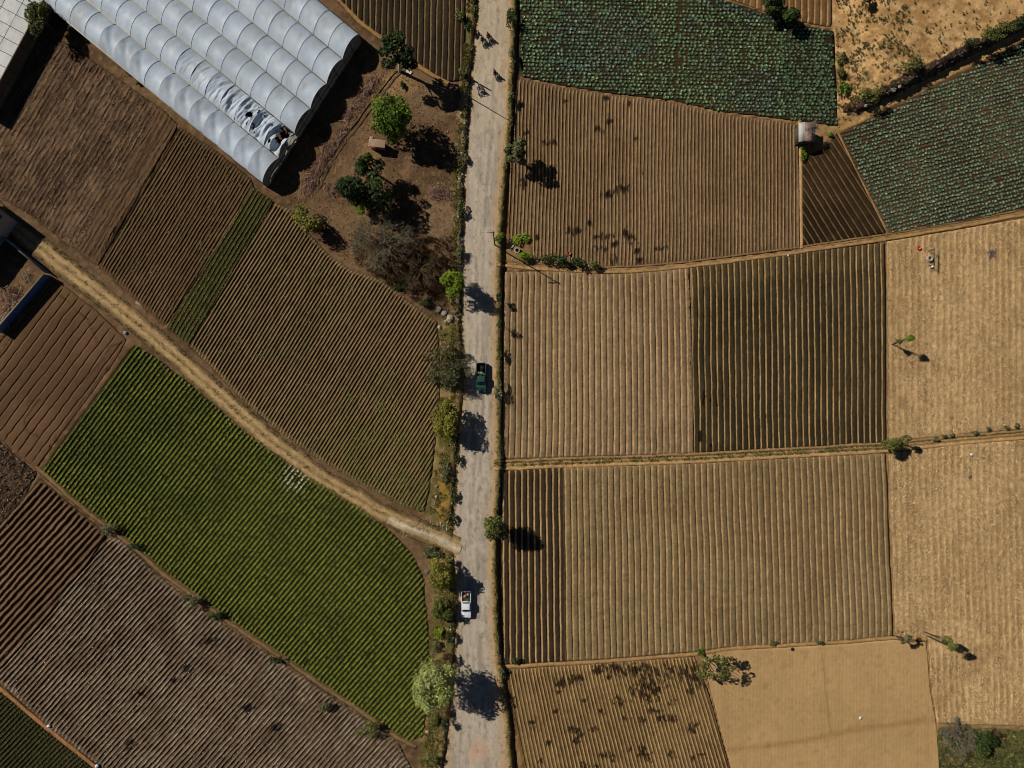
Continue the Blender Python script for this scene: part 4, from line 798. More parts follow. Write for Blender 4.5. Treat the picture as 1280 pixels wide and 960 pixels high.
# shrubs, each its own thing
def shrub(cx, cy, rx, ry, h, pal, seed, label, n=None):
    n = n or int(60 + rx * ry * 3.2)
    return tree('shrub', label, 'shrub', cx, cy, rx, ry, h * .55, h * .5, pal, seed, nl=n, size=.19, nclump=7, spread=1.05)
SH = [
 (574, 20, 6, 9, 1.6, 'olive', 'olive shrub on the west bank at the top end of the road'), (586, 34, 5, 6, 1.4, 'dark', 'dark shrub leaning over the west road edge near the top'),
 (578, 90, 5, 8, 1.2, 'olive', 'green shrub between the dark field and the first thick post'), (640, 22, 7, 14, 1.8, 'dark', 'dark shrub on the east bank at the corner of the cabbages'),
 (640, 70, 4, 10, 1.2, 'dusty', 'dusty shrub on the east bank beside the cabbages'), (639, 122, 5, 7, 1.2, 'olive', 'green shrub below the cabbage corner on the east bank'),
 (582, 200, 5, 8, 1.0, 'dusty', 'dusty shrub on the stony west bank above the yard'), (577, 262, 5, 10, 1.1, 'dark', 'dark shrub on the west bank level with the yard trees'),
 (575, 315, 5, 8, 1.2, 'dusty', 'dusty shrub on the west bank just above the small bright tree'), (625, 296, 8, 7, 1.3, 'bright', 'spiky green shrub on the east bank above the concrete ring'),
 (652, 300, 12, 9, .9, 'lime', 'lime green ground shrub round the concrete ring'), (688, 322, 11, 7, 2.4, 'dark', 'dark shrub in the hedge south of the splashed field, first from the road'),
 (706, 325, 12, 7, 2.6, 'dark', 'dark shrub in the hedge south of the splashed field, second from the road'), (724, 328, 12, 6, 2.4, 'dark', 'dark shrub in the hedge south of the splashed field, third from the road'),
 (741, 331, 9, 5, 2.0, 'olive', 'olive shrub at the east end of the hedge south of the splashed field'), (656, 321, 12, 7, 1.8, 'lime', 'yellow green weeds shrub at the road end of the hedge'),
 (624, 372, 4, 6, 2.6, 'dark', 'narrow upright shrub on the east bank opposite the small bright tree'), (624, 404, 4, 6, 3.4, 'dark', 'narrow taller shrub on the east bank below the first upright one'),
 (624, 440, 4, 10, 1.2, 'olive', 'low green shrub on the east bank above the dark pickup'), (623, 490, 5, 16, 1.4, 'dusty', 'long dusty shrub on the east bank beside the dark pickup'),
 (530, 378, 8, 6, 1.2, 'dark', 'dark shrub on the upper corner edge of the ridged field'), (500, 358, 9, 5, 1.0, 'dark', 'dark low shrub on the upper edge of the ridged field below the grey tree'),
 (556, 590, 7, 14, 1.0, 'dusty', 'dusty shrub on the west bank above the yellow grass'), (571, 575, 4, 10, 1.6, 'dark', 'dark shrub at the road edge just below the dense yellow green tree'),
 (569, 618, 3, 10, 1.3, 'dark', 'dark shrub at the road edge beside the yellow grass'), (567, 650, 3.5, 8, 1.3, 'dark', 'dark shrub at the road edge just above the track mouth'),
 (540, 690, 12, 9, 1.1, 'dusty', 'dusty grey green shrub just below the track mouth'), (562, 702, 5, 7, 1.4, 'olive', 'olive shrub between the track mouth and the bank tree'),
 (548, 790, 6, 9, .9, 'lime', 'yellowish low shrub on the bank below the white pickup'), (546, 808, 6, 7, 1.2, 'dusty', 'dusty shrub on the bank above the pale flowering tree'),
 (560, 826, 8, 10, 1.5, 'rust', 'rust brown shrub at the road edge beside the pale flowering tree'), (562, 795, 4, 12, 1.3, 'dark', 'dark shrub at the road edge below the white pickup'),
 (543, 900, 6, 10, .9, 'olive', 'olive shrub on the bank below the pale flowering tree'), (556, 905, 5, 7, 2.2, 'dark', 'dark shrub casting a ragged shadow on the road near the bottom'),
 (538, 950, 9, 8, 1.5, 'olive', 'olive shrub at the bottom edge west of the road'), (560, 890, 4, 10, 1.0, 'rust', 'brownish shrub at the road edge below the pale flowering tree'),
 (630, 838, 6, 10, 1.6, 'dusty', 'dusty shrub on the east bank above the slanting furrows'), (645, 826, 6, 5, 1.4, 'dark', 'dark shrub at the corner of the ten wet beds'),
 (140, 662, 14, 8, 2.4, 'dusty', 'grey green shrub on the path west of the green crop, the northern one'), (238, 752, 16, 8, 2.5, 'dusty', 'grey green shrub on the path west of the green crop, the middle one'),
 (408, 884, 11, 7, 2.2, 'dusty', 'small shrub with a bluish top on the path below the green crop'), (462, 912, 16, 10, 2.8, 'olive', 'big dark shrub at the south tip of the green crop'),
 (1003, 190, 6, 10, 1.1, 'bright', 'bright green shrub against the south wall of the shed'), (1038, 168, 3, 3, .7, 'bright', 'tiny green shrub at the corner of the cabbages east of the shed'),
 (1052, 72, 6, 8, 1.2, 'olive', 'green shrub on the scrub beside the cabbages, the northern one'), (1052, 92, 6, 8, 1.3, 'olive', 'green shrub on the scrub beside the cabbages, the middle one'),
 (1054, 112, 8, 11, 1.6, 'bright', 'bright green shrub on the scrub beside the cabbages, the southern one'), (1089, 119, 14, 11, 2.6, 'olive', 'dark green shrub at the west mouth of the ravine'),
 (1138, 80, 18, 8, 2.0, 'olive', 'olive shrub spilling over the middle of the ravine edge'), (1215, 55, 10, 7, 2.0, 'dark', 'dark shrub over the eastern ravine, the western one of four'),
 (1236, 46, 16, 10, 2.6, 'olive', 'olive shrub over the eastern ravine, second of four'), (1258, 37, 15, 10, 2.6, 'olive', 'olive shrub over the eastern ravine, third of four'), (1276, 27, 12, 9, 2.4, 'dark', 'dark shrub over the eastern ravine at the picture edge'),
 (1062, 134, 10, 6, 1.3, 'rust', 'rust brown shrub above the corner of the slanting cabbage field'), (503, 108, 3, 7, .8, 'dark', 'small green shrub on the tan ground north of the round tree'),
 (1148, 800, 4, 3, .6, 'rust', 'small rust brown shrub near the slender trees'), (160, 90, 4, 4, .8, 'olive', 'low green shrub at the foot of the greenhouse wall'), (172, 102, 5, 4, .8, 'olive', 'low green shrub further along the greenhouse wall'),
 (968, 805, 6, 3, .8, 'dusty', 'dark dry shrub on the north edge of the smooth tan field, western'), (1025, 804, 7, 2.5, .8, 'dusty', 'dark dry shrub on the north edge of the smooth tan field, eastern'),
 (270, 770, 12, 6, 2.0, 'dark', 'dark shrub on the path edge just past the middle grey green one'), (346, 824, 10, 5, 1.8, 'dark', 'dark shrub on the path west of the green crop, halfway to its tip'), (168, 684, 9, 5, 1.8, 'dark', 'dark shrub just past the northern grey green one on the path'),
 (876, 816, 5, 4, 1.0, 'bright', 'green shrub at the corner where the slanting furrows end'), (1250, 920, 9, 5, 1.0, 'rust', 'dry brown shrub in the southeast corner'),
]
for i, (cx, cy, rx, ry, h, pal, lab) in enumerate(SH): shrub(cx, cy, rx, ry, h, pal, 400 + i, lab)
DK_ = [(1170, 549, 'beside the wider green tree'), (1180, 546, 'third along'), (1190, 543.5, 'mid way'), (1220, 541, 'before the gap'), (1235, 536, 'tallest'), (1260, 534, 'near the picture edge'), (1272, 532, 'at the picture edge')]
for i, (x, y, w) in enumerate(DK_):
    tree('weed_clump', 'dark dry weed clump on the north side of the path, ' + w, 'weed clump', x, y, 4, 3, .5, .4, 'dusty', 500 + i, nl=70, size=.17, nclump=5, group='dry weed clumps along the path')
# ------------------------------------------------------------------ box and prism helper for built things
class MB:
    def __init__(s): s.V = []; s.F = {}; s.n = 0
    def add(s, V, faces):
        for f in faces: s.F.setdefault(len(f), []).append([i + s.n for i in f])
        s.V += [tuple(v) for v in V]; s.n += len(V); return s
    def box(s, x0, x1, y0, y1, z0, z1, tx=0, ty=0):
        """box whose top may be drawn in by tx, ty on each side"""
        V = [(x0, y0, z0), (x1, y0, z0), (x1, y1, z0), (x0, y1, z0), (x0 + tx, y0 + ty, z1), (x1 - tx, y0 + ty, z1), (x1 - tx, y1 - ty, z1), (x0 + tx, y1 - ty, z1)]
        return s.add(V, [(3, 2, 1, 0), (4, 5, 6, 7), (0, 1, 5, 4), (1, 2, 6, 5), (2, 3, 7, 6), (3, 0, 4, 7)])
    def obox(s, c, ax, hx, hy, z0, z1):
        """box turned in plan: centre c, unit direction ax, half sizes"""
        ux, uy = ax; V = []
        for z in (z0, z1):
            for a, b in ((-1, -1), (1, -1), (1, 1), (-1, 1)): V.append((c[0] + ux * hx * a - uy * hy * b, c[1] + uy * hx * a + ux * hy * b, z))
        return s.add(V, [(3, 2, 1, 0), (4, 5, 6, 7), (0, 1, 5, 4), (1, 2, 6, 5), (2, 3, 7, 6), (3, 0, 4, 7)])
    def extrude_x(s, prof, x0, x1, inset=0.0):
        """prof: (y, z) outline, extruded across x; edges rounded by an inset ring"""
        n = len(prof); P = np.array(prof); c = P.mean(0)
        V = []
        for x, k in ((x0, 1 - inset), (x0 + inset * .8, 1), (x1 - inset * .8, 1), (x1, 1 - inset)):
            q = c + (P - c) * k; V += [(x, a, b) for a, b in q]
        F = [tuple(range(n))[::-1], tuple(range(3 * n, 4 * n))]
        for r in range(3):
            for i in range(n): F.append((r * n + i, r * n + (i + 1) % n, (r + 1) * n + (i + 1) % n, (r + 1) * n + i))
        return s.add(V, F)
    def tube(s, p0, p1, r0, r1=None, k=8, caps=True):
        v, f = tubes([(p0, p1, r0, r0 if r1 is None else r1)], k); s.add(v, [tuple(q) for q in f])
        if caps: s.F.setdefault(k, []).append([s.n - 2 * k + i for i in range(k)][::-1]); s.F.setdefault(k, []).append([s.n - k + i for i in range(k)])
        return s
    def ring(s, c, R, r, h, k=20):
        """a hollow concrete ring standing on c"""
        V = []
        for z in (0, h):
            for q in (R, r):
                for i in range(k): a = 2 * np.pi * i / k; V.append((c[0] + q * np.cos(a), c[1] + q * np.sin(a), c[2] + z))
        F = []
        for i in range(k):
            j = (i + 1) % k; F += [(i, j, 2 * k + j, 2 * k + i), (k + j, k + i, 3 * k + i, 3 * k + j), (2 * k + i, 2 * k + j, 3 * k + j, 3 * k + i)]
        return s.add(V, F)
    def build(s, name, mat, parent=None, smooth=False, loc=None):
        return mesh(name, s.V, [np.array(f) for f in s.F.values()], mat, None, parent, smooth, loc)
def bevel(o, w, seg=2):
    m = o.modifiers.new('bevel', 'BEVEL'); m.width = w; m.segments = seg; m.limit_method = 'ANGLE'; return o
M_FILM = None
def film():
    m, t, b = mat_new('greenhouse_film'); N = t.nodes; L = t.links
    at = N.new('ShaderNodeAttribute'); at.attribute_name = 'Col'; L.new(at.outputs['Color'], b.inputs['Base Color'])
    b.inputs['Roughness'].default_value = .5; b.inputs['Specular IOR Level'].default_value = .2
    tc = N.new('ShaderNodeTexCoord'); q = N.new('ShaderNodeTexNoise'); q.inputs['Scale'].default_value = .9; q.inputs['Detail'].default_value = 3
    L.new(tc.outputs['Object'], q.inputs['Vector']); bp = N.new('ShaderNodeBump'); bp.inputs['Distance'].default_value = .12; bp.inputs['Strength'].default_value = .6
    L.new(q.outputs['Fac'], bp.inputs['Height']); L.new(bp.outputs[0], b.inputs['Normal'])
    return m
M_FILM = film()
M_WOOD = mat_flat('gutter_wood', (186, 178, 158), rough=.8, spec=.1, amt=.15)
M_POST = mat_flat('grey_wood', (92, 84, 70), rough=.9, spec=.1, amt=.3)
M_HOOP = mat_flat('hoop_wood', (176, 184, 190), rough=.6, spec=.2)
M_NET = mat_vc('wall_net', rough=.8, spec=.1, n1=1.2, n2=5, amt=.3, bump=0, transl=.55)
M_CONC = mat_flat('concrete', (166, 156, 140), rough=.9, spec=.1, scale=2.5, amt=.25, bump=.01)
M_BLACK = mat_flat('black_rubber', (22, 22, 24), rough=.8, spec=.2)
M_GLASS = mat_flat('dark_glass', (14, 18, 22), rough=.08, spec=.7, amt=.05)
M_STEEL = mat_flat('steel', (120, 122, 124), rough=.35, spec=.5, metal=.7)

# ------------------------------------------------------------------ big arched greenhouse
EV = 2.7
def greenhouse():
    zg = .62; ze = zg + EV
    O = np.array(WV(328, 229, ze)); NEc = np.array(WV(448.5, 43, ze)); NW = np.array(WV(51, 0, ze))
    bay = (NEc - O) / 6; hp = (NW - O) / 15.0
    root = empty('greenhouse', (O[0], O[1], zg), 0, 'large greenhouse with arched bays of pale plastic film, some of it torn', 'greenhouse')
    off = np.array([O[0], O[1], zg]); rng = RS(700); rise = 1.45
    NH = 21
    base = lin((182, 193, 201))
    damaged = {(1, 0): 3, (1, 1): 2, (1, 2): 2, (1, 3): 1.3, (1, 4): .8, (1, 5): .45, (1, 6): .35}
    fans = {(0, 0), (0, 1), (0, 2), (0, 3), (0, 4), (0, 5), (0, 6), (0, 8), (0, 9), (0, 10)}
    def arch(u): return rise * (1 - (2 * u - 1) ** 2) ** .85
    for i in range(6):
        for j in range(NH):
            nu, nv = 13, 11; u = np.linspace(0, 1, nu)[:, None] + np.zeros((1, nv)); v = np.linspace(0, 1, nv)[None] + np.zeros((nu, 1))
            k = damaged.get((i, j), 0)
            if k: nu, nv = 29, 27; u = np.linspace(0, 1, nu)[:, None] + np.zeros((1, nv)); v = np.linspace(0, 1, nv)[None] + np.zeros((nu, 1))
            dep = rng.uniform(.03, .15)
            sag = dep * (4 * v * (1 - v)) ** .8 * np.sin(np.pi * u) ** .5
            w = vn(u * 3 + i * 7, v * 3 + j * 5, 701) - .5
            z = arch(u) - sag + w * .1 * np.sin(np.pi * u) * np.sin(np.pi * v)
            if (i, j) in fans:      # film pulled to a point at the crown, creased like a fan
                a = np.arctan2(u - .5, v - .98 + .0); z = z + .30 * np.exp(-((u - .5) ** 2 * 6 + (v - 1) ** 2 * 3)) * (v > 0) - .10 * np.abs(np.sin(a * 3.5)) * np.sin(np.pi * v) * np.sin(np.pi * u)
                cr = rng.uniform(.25, .4); z = z - cr * np.clip(1 - np.abs((v - .15) - (u - .1)) * 5, 0, 1) * .35
            if k:
                n1 = fbm(u * 2.2 + v * 2 + i * 3, v * 4 + j * 9, 703, 2) - .5; n2 = fbm(u * 3 - v * 2, v * 12 + u * 7 + j, 704, 2) - .5
                env = np.sin(np.pi * np.clip(u, 0, 1)) ** .5 * np.sin(np.pi * v) ** .5
                z = z - k * .3 * env * (.5 + v * 0) + k * env * (.9 * n1 + .3 * n2)
                z = np.maximum(z, -.6)
            P = O + bay * (i + u[..., None]) + hp * (j + v[..., None]); P = P + np.array([0, 0, 1.0]) * z[..., None]
            if k > 2: P[..., :2] += (.5 * env * n1)[..., None] * np.array([1, -.6])
            c = base * rng.uniform(.92, 1.06) + 0 * P
            c = c * (1 + .3 * (fbm(u * 2.5 + i * 3, v * 2 + j * 3, 705, 4) - .5))[..., None]; c = mixc(c, lin((150, 140, 118)), sm(fbm(u * 2 + i, v * 1.5 + j, 708, 4), .58, .75) * .35)
            dust = np.exp(-(np.minimum(u, 1 - u) / .07) ** 2); c = mixc(c, lin((186, 180, 164)), dust * .35)
            F = grid_faces(nu, nv)
            if k > 2:
                cu = (u[:-1, :-1] + u[1:, 1:]) / 2; cv = (v[:-1, :-1] + v[1:, 1:]) / 2
                hole = (fbm(cu * 3.2, cv * 3.2, 706, 3) > .57) & (cv < .85); F = F[~hole.ravel()]
            elif k >= 2:
                cu = (u[:-1, :-1] + u[1:, 1:]) / 2; cv = (v[:-1, :-1] + v[1:, 1:]) / 2
                hole = (fbm(cu * 4 + j * 3, cv * 4, 707, 3) > .68) & (cu > .08) & (cu < .92); F = F[~hole.ravel()]
            o = mesh('roof_panel', P.reshape(-1, 3) - off, F, M_FILM, c.reshape(-1, 3), root, smooth=True)
            if k > 2: o['label'] = 'torn crumpled film panel with dark gaps at the open end'
            elif k >= 1: o['label'] = 'crumpled sagging film panel'
    us = np.linspace(0, 1, 15)
    first = None
    for i in range(6):
        for j in range(NH + 1):
            pts = [O + bay * (i + uu) + hp * j + np.array([0, 0, arch(uu) + .03]) - off for uu in us]
            if first is None:
                v, f = tubes([(pts[q], pts[q + 1], .03, .03) for q in range(14)], 4); first = mesh('hoop', v - pts[0], f, M_HOOP, None, root); first.location = pts[0]
            else:
                h_ = first.copy(); COL.objects.link(h_); h_.parent = root; h_.location = pts[0]
    for i in range(7):
        a = O + bay * i - off; b = O + bay * i + hp * NH - off
        ax = (hp[:2] / np.linalg.norm(hp[:2])); m = MB(); c = (a + b) / 2
        m.obox(c, ax, np.linalg.norm((b - a)[:2]) / 2, .17 if 0 < i < 6 else .1, a[2] - .06, a[2] + .07); m.build('gutter', M_WOOD, root)
    # scalloped end wall of grey netting, its posts and the rail
    for i in range(6):
        nu = 15; u = np.linspace(0, 1, nu); rows = []
        for t in np.linspace(0, 1, 6):
            zt = (EV + arch(u)) * t; P = O + bay * (i + u[:, None]); P = P - off; P[:, 2] = zt; P[:, :2] += (-hp[:2] / np.linalg.norm(hp[:2]) * (.03 + .05 * np.sin(u * 9 + t * 5)[:, None])); rows.append(P)
        V = np.stack(rows, 1); c = lin((176, 174, 160)) * (1 + .5 * (vn(np.arange(nu)[:, None] * .9 + i * 3, np.arange(6)[None] * .8, 709) - .5))[..., None]
        mesh('end_wall', V.reshape(-1, 3), grid_faces(nu, 6), M_NET, c.reshape(-1, 3), root)
    for i in range(13):
        a = O + bay * i / 2 - off; hgt = EV + (rise if i % 2 else 0); o_ = -hp[:2] / np.linalg.norm(hp[:2]) * .12
        m = MB(); m.tube((a[0] + o_[0], a[1] + o_[1], -.2), (a[0] + o_[0], a[1] + o_[1], hgt), .07, k=6); m.build('post', M_POST, root)
    for zz in (1.2, EV - .05):
        a = O - off; b = O + bay * 6 - off; o_ = -hp[:2] / np.linalg.norm(hp[:2]) * .13
        MB().tube((a[0] + o_[0], a[1] + o_[1], zz), (b[0] + o_[0], b[1] + o_[1], zz), .05, k=5).build('rail', M_WOOD, root)
    for i in (0, 6):
        P = np.array([[O + bay * i - off + hp * t + np.array([0, 0, 0]) for t in np.linspace(0, NH, 43)]])[0]; lo = P.copy(); lo[:, 2] = 0; hi = P.copy(); hi[:, 2] = EV
        V = np.stack([lo, hi], 1); c = np.repeat((lin((120, 122, 116)) * (1 + .3 * (vn(np.arange(43) * .7, np.zeros(43), 710 + i) - .5))[:, None])[:, None], 2, 1)
        mesh('side_wall', V.reshape(-1, 3), grid_faces(43, 2), M_NET, c.reshape(-1, 3), root)
greenhouse()
# ------------------------------------------------------------------ flat roofed greenhouse in the corner
def greenhouse2():
    zg = .65; h = 3.1; z = zg + h
    e0 = np.array(WV(46, 14, z)); e1 = np.array(WV(-2, 104, z)); d = e1 - e0; L = np.linalg.norm(d); d /= L; n = np.array([d[1], -d[0], 0.0]); n = n if n[0] < 0 else -n
    root = empty('greenhouse', (e0[0], e0[1], zg), 0, 'greenhouse roofed with flat greyish white sheets in the top left corner', 'greenhouse'); off = np.array([e0[0], e0[1], zg])
    rng = RS(720); base = lin((186, 186, 178)); w = 2.35; along0 = -8
    for a in range(along0, 9):
        for b in range(9):
            nu, nv = 7, 7; u = np.linspace(.02, .98, nu)[:, None] + np.zeros((1, nv)); v = np.linspace(.01, .99, nv)[None] + np.zeros((nu, 1))
            P = e0 + d * ((a + u[..., None]) * w) + n * ((b + v[..., None]) * 3.0) - off
            P[..., 2] += .05 * np.sin(np.pi * u) + .05 * (vn(u * 4 + a * 5, v * 4 + b * 5, 721) - .5) + .12 * b * .3
            c = base * rng.uniform(.88, 1.06) * (1 + .14 * (fbm(u * 3 + a * 4, v * 2 + b * 5, 722, 3) - .5))[..., None]
            mesh('roof_panel', P.reshape(-1, 3), grid_faces(nu, nv), M_FILM, c.reshape(-1, 3), root, smooth=True)
    for a in range(along0, 10):
        c = e0 + d * a * w + n * 13.5 - off; m = MB(); m.obox(c, n[:2], 13.6, .05, c[2] - .14, c[2] - .01); m.build('rafter', M_POST, root)
    a0 = e0 + d * along0 * w - off; a1 = e0 + d * 9 * w - off
    V = np.array([[a0[0], a0[1], 0], [a1[0], a1[1], 0], [a1[0], a1[1], h - .02], [a0[0], a0[1], h - .02]]); mesh('side_wall', V, np.array([[0, 1, 2, 3]]), M_NET, np.tile(lin((120, 104, 84)), (4, 1)), root)
    for a in range(along0, 10):
        c = e0 + d * a * w - n * .08 - off; m = MB(); m.tube((c[0], c[1], -.3), (c[0], c[1], h), .07, k=6); m.build('post', M_POST, root)
    c = (a0 + a1) / 2; MB().obox((c - n * .05)[:2], d[:2], np.linalg.norm((a1 - a0)[:2]) / 2, .12, h - .16, h + .06).build('rail', mat_flat('brown_rail', (128, 108, 88), amt=.3), root)
greenhouse2()

# ------------------------------------------------------------------ walled compound on the west edge
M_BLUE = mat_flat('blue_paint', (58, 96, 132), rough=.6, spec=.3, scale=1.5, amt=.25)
M_WTOP = mat_flat('wall_top', (128, 112, 92), rough=.9, amt=.3)
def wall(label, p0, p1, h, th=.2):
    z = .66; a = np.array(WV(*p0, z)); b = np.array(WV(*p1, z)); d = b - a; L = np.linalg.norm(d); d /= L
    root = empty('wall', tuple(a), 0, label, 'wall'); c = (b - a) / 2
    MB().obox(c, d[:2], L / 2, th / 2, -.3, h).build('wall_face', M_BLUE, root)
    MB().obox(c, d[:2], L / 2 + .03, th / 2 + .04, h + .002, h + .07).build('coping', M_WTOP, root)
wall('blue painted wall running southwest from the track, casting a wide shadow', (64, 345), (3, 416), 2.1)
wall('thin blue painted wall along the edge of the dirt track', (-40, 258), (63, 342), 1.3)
def barn(name, label, cx, cy, w, l, ax, h, ridge, mroof, mwall, cat_='building', zg=.66, eave=.25):
    b = WV(cx, cy, zg + h); root = empty(name, (b.x, b.y, zg), 0, label, cat_)
    u = np.array(ax, float); u /= np.linalg.norm(u); v = np.array([-u[1], u[0]])
    def P(a, c, z): return (u[0] * a + v[0] * c, u[1] * a + v[1] * c, z)
    W_, L_ = w / 2, l / 2; zr = h + ridge
    m = MB()
    V = [P(-L_, -W_, -.2), P(L_, -W_, -.2), P(L_, W_, -.2), P(-L_, W_, -.2), P(-L_, -W_, h), P(L_, -W_, h), P(L_, W_, h), P(-L_, W_, h), P(-L_, 0, zr - .03), P(L_, 0, zr - .03)]
    m.add(V, [(0, 1, 5, 4), (2, 3, 7, 6), (1, 2, 6, 9, 5), (3, 0, 4, 8, 7)]); m.build('wall', mwall, root)
    return root, u, v, P
# tall building whose corner enters the frame
root, u, v, P = barn('house', 'dark blue roofed building at the west edge casting a black shadow', -50, 285, 9, 12, (.6, .8), 4.6, .5, None, M_CONC)
mr = mat_flat('blue_sheet', (34, 58, 84), rough=.45, spec=.4, amt=.2)
for s in (-1, 1):
    MB().add([P(-6.3, s * 4.8, 4.5), P(6.3, s * 4.8, 4.5), P(6.3, 0, 5.12), P(-6.3, 0, 5.12), P(-6.3, s * 4.8, 4.56), P(6.3, s * 4.8, 4.56), P(6.3, 0, 5.18), P(-6.3, 0, 5.18)],
              [(0, 1, 2, 3), (7, 6, 5, 4), (0, 4, 5, 1), (3, 2, 6, 7), (0, 3, 7, 4), (1, 5, 6, 2)]).build('roof', mr, root)
# shed by the cabbages
def shed():
    root, u, v, P = barn('shed', 'small shed with a white and a rusty pink roof sheet beside the cabbages', 1008, 166, 2.6, 3.0, (0, 1), 2.35, .5, None, M_POST, 'shed', zg=-.95)
    mw = mat_flat('white_sheet', (184, 180, 172), rough=.9, amt=.1); mp = mat_flat('rusty_sheet', (146, 116, 102), rough=.95, scale=1.6, amt=.3)
    # ridge runs north-south, set towards the west
    def slab(x0, x1, z0, z1, name, mt, n=5):
        for k in range(n):
            y0 = -1.75 + 3.5 * k / n; y1 = -1.75 + 3.5 * (k + 1) / n - .015; dz = 0
            MB().add([(x0, y0, z0 + dz), (x1, y0, z1 + dz), (x1, y1, z1 + dz), (x0, y1, z0 + dz), (x0, y0, z0 + .04 + dz), (x1, y0, z1 + .04 + dz), (x1, y1, z1 + .04 + dz), (x0, y1, z0 + .04 + dz)],
                     [(3, 2, 1, 0), (4, 5, 6, 7), (0, 1, 5, 4), (1, 2, 6, 5), (2, 3, 7, 6), (3, 0, 4, 7)]).build(name, mt, root)
    slab(-1.5, -.62, 2.45, 3.05, 'roof_sheet', mw, 1); slab(-.61, 1.6, 3.05, 2.45, 'roof_sheet', mp, 2)
    MB().tube((-.61, -1.77, 3.09), (-.61, 1.74, 3.09), .04, k=6).build('ridge_cap', mw, root)
    return root
shed()
def sticks(name, label, cat_, pts, num, length, pal, seed, spread, zlift=.25, group=None):
    rng = RS(seed); P = np.array(pts, float); segs = []; base = WV(P[0][0], P[0][1], 0)
    T = resample(pts, .5) if len(pts) > 1 else None; V = []; F = []; C = []; n = 0
    for k in range(num):
        if T is not None: i = rng.randint(len(T[0])); x, y = T[0][i], T[1][i]
        else: x, y = P[0]
        x += rng.normal() * spread; y += rng.normal() * spread; z = g(x, y) + abs(rng.normal()) * zlift
        a = rng.uniform(0, 6.28); e = rng.normal() * .3; L = length * rng.uniform(.4, 1.2) / 2; p = np.array(WV(x, y, z)); d = np.array([np.cos(a), np.sin(a), e]) * L
        v, f = tubes([(p - d, p + d, .05, .03)], 3); V.append(v); F.append(f + n); n += len(v); C.append(np.repeat(palette(pal, 1, rng), len(v), 0))
    o = mesh(name, np.concatenate(V), np.concatenate(F), M_DRY, np.concatenate(C), loc=tuple(WV(P[0][0], P[0][1], g(*P[0])))); return tag(o, label, cat_, group)
PK = [(156, 122, 106), (132, 100, 84), (178, 146, 126), (108, 80, 64), (140, 108, 98)]
for i, (pts, n, sp, lab) in enumerate([
    ([(470, 98), (458, 112), (452, 120)], 150, 3.2, 'heap of pinkish dry brush nearest the top corner of the greenhouse shadows'),
    ([(452, 122), (440, 138), (432, 148)], 170, 3.4, 'heap of pinkish dry brush west of the round bright tree'),
    ([(430, 160), (424, 172), (414, 182)], 110, 3.0, 'small scatter of pinkish brush in the middle of the dry brush line'),
    ([(412, 186), (402, 204), (390, 222), (384, 238)], 420, 4.2, 'long heap of reddish dry brush near the south end of the greenhouse'),
    ([(540, 240), (552, 238), (560, 244)], 170, 4.0, 'heap of greyish dry brush at the east side of the yard'),
    ([(410, 236), (425, 240)], 90, 4.0, 'thin scatter of brush above the feathery yellow green tree')]):
    sticks('brush_heap', lab, 'brush heap', pts, n, 1.2, PK, 730 + i, sp, group='heaps of dry brush in the yard')
sticks('branch_heap', 'tangle of dead grey branches on the roof of the shed', 'branches', [(1005.5, 168.4)], 60, 1.6, [(120, 110, 104), (90, 80, 74), (150, 138, 128)], 740, 2.6, .1).location.z += 3.9
sticks('rubble_heap', 'heap of grey rubble and ash in the stubble east of the well', 'rubble heap', [(1240.5, 317)], 110, .7, [(132, 118, 112), (96, 86, 82), (80, 72, 70), (156, 140, 130)], 741, 2.6, .12)
sticks('junk_heap', 'pile of broken planks and pinkish junk inside the walled compound', 'junk heap', [(12, 362), (22, 372), (8, 384)], 170, 1.3, [(170, 130, 112), (196, 180, 160), (110, 80, 60), (80, 66, 50), (150, 90, 74)], 742, 5.5, .3)
sticks('junk_heap', 'pale stony junk by the inner corner of the compound', 'junk heap', [(32, 349), (34, 343)], 90, .9, [(176, 156, 128), (140, 120, 92)], 743, 2.6, .25)
sticks('white_heap', 'heap of whitish rubble at the west edge inside the compound', 'rubble heap', [(3, 408), (8, 398)], 130, 1.0, [(190, 186, 180), (156, 152, 146)], 744, 2.6, .3)

# small brick hut with a concrete slab roof
def hut():
    zg = .7; h = 2.0; b = WV(471, 179, zg + h); root = empty('hut', (b.x, b.y, zg), math.radians(-6), 'small hut with a pinkish slab roof at the foot of the round tree', 'hut')
    mb = mat_flat('brick_wall', (150, 96, 72), rough=.9, amt=.3); mc = mat_flat('pink_slab', (160, 132, 110), rough=.85, scale=2, amt=.18)
    MB().box(-1.3, 1.3, -.6, .6, -.2, h - .1).build('wall', mb, root); bevel(MB().box(-1.5, 1.55, -.72, .72, h - .095, h + .06).build('roof', mc, root), .02)
    MB().box(-.4, .4, -.63, -.602, 0, 1.7).build('door', M_POST, root); MB().box(-1.6, -.9, .8, 1.4, -.1, 1.2).build('annex', mc, root)
hut()

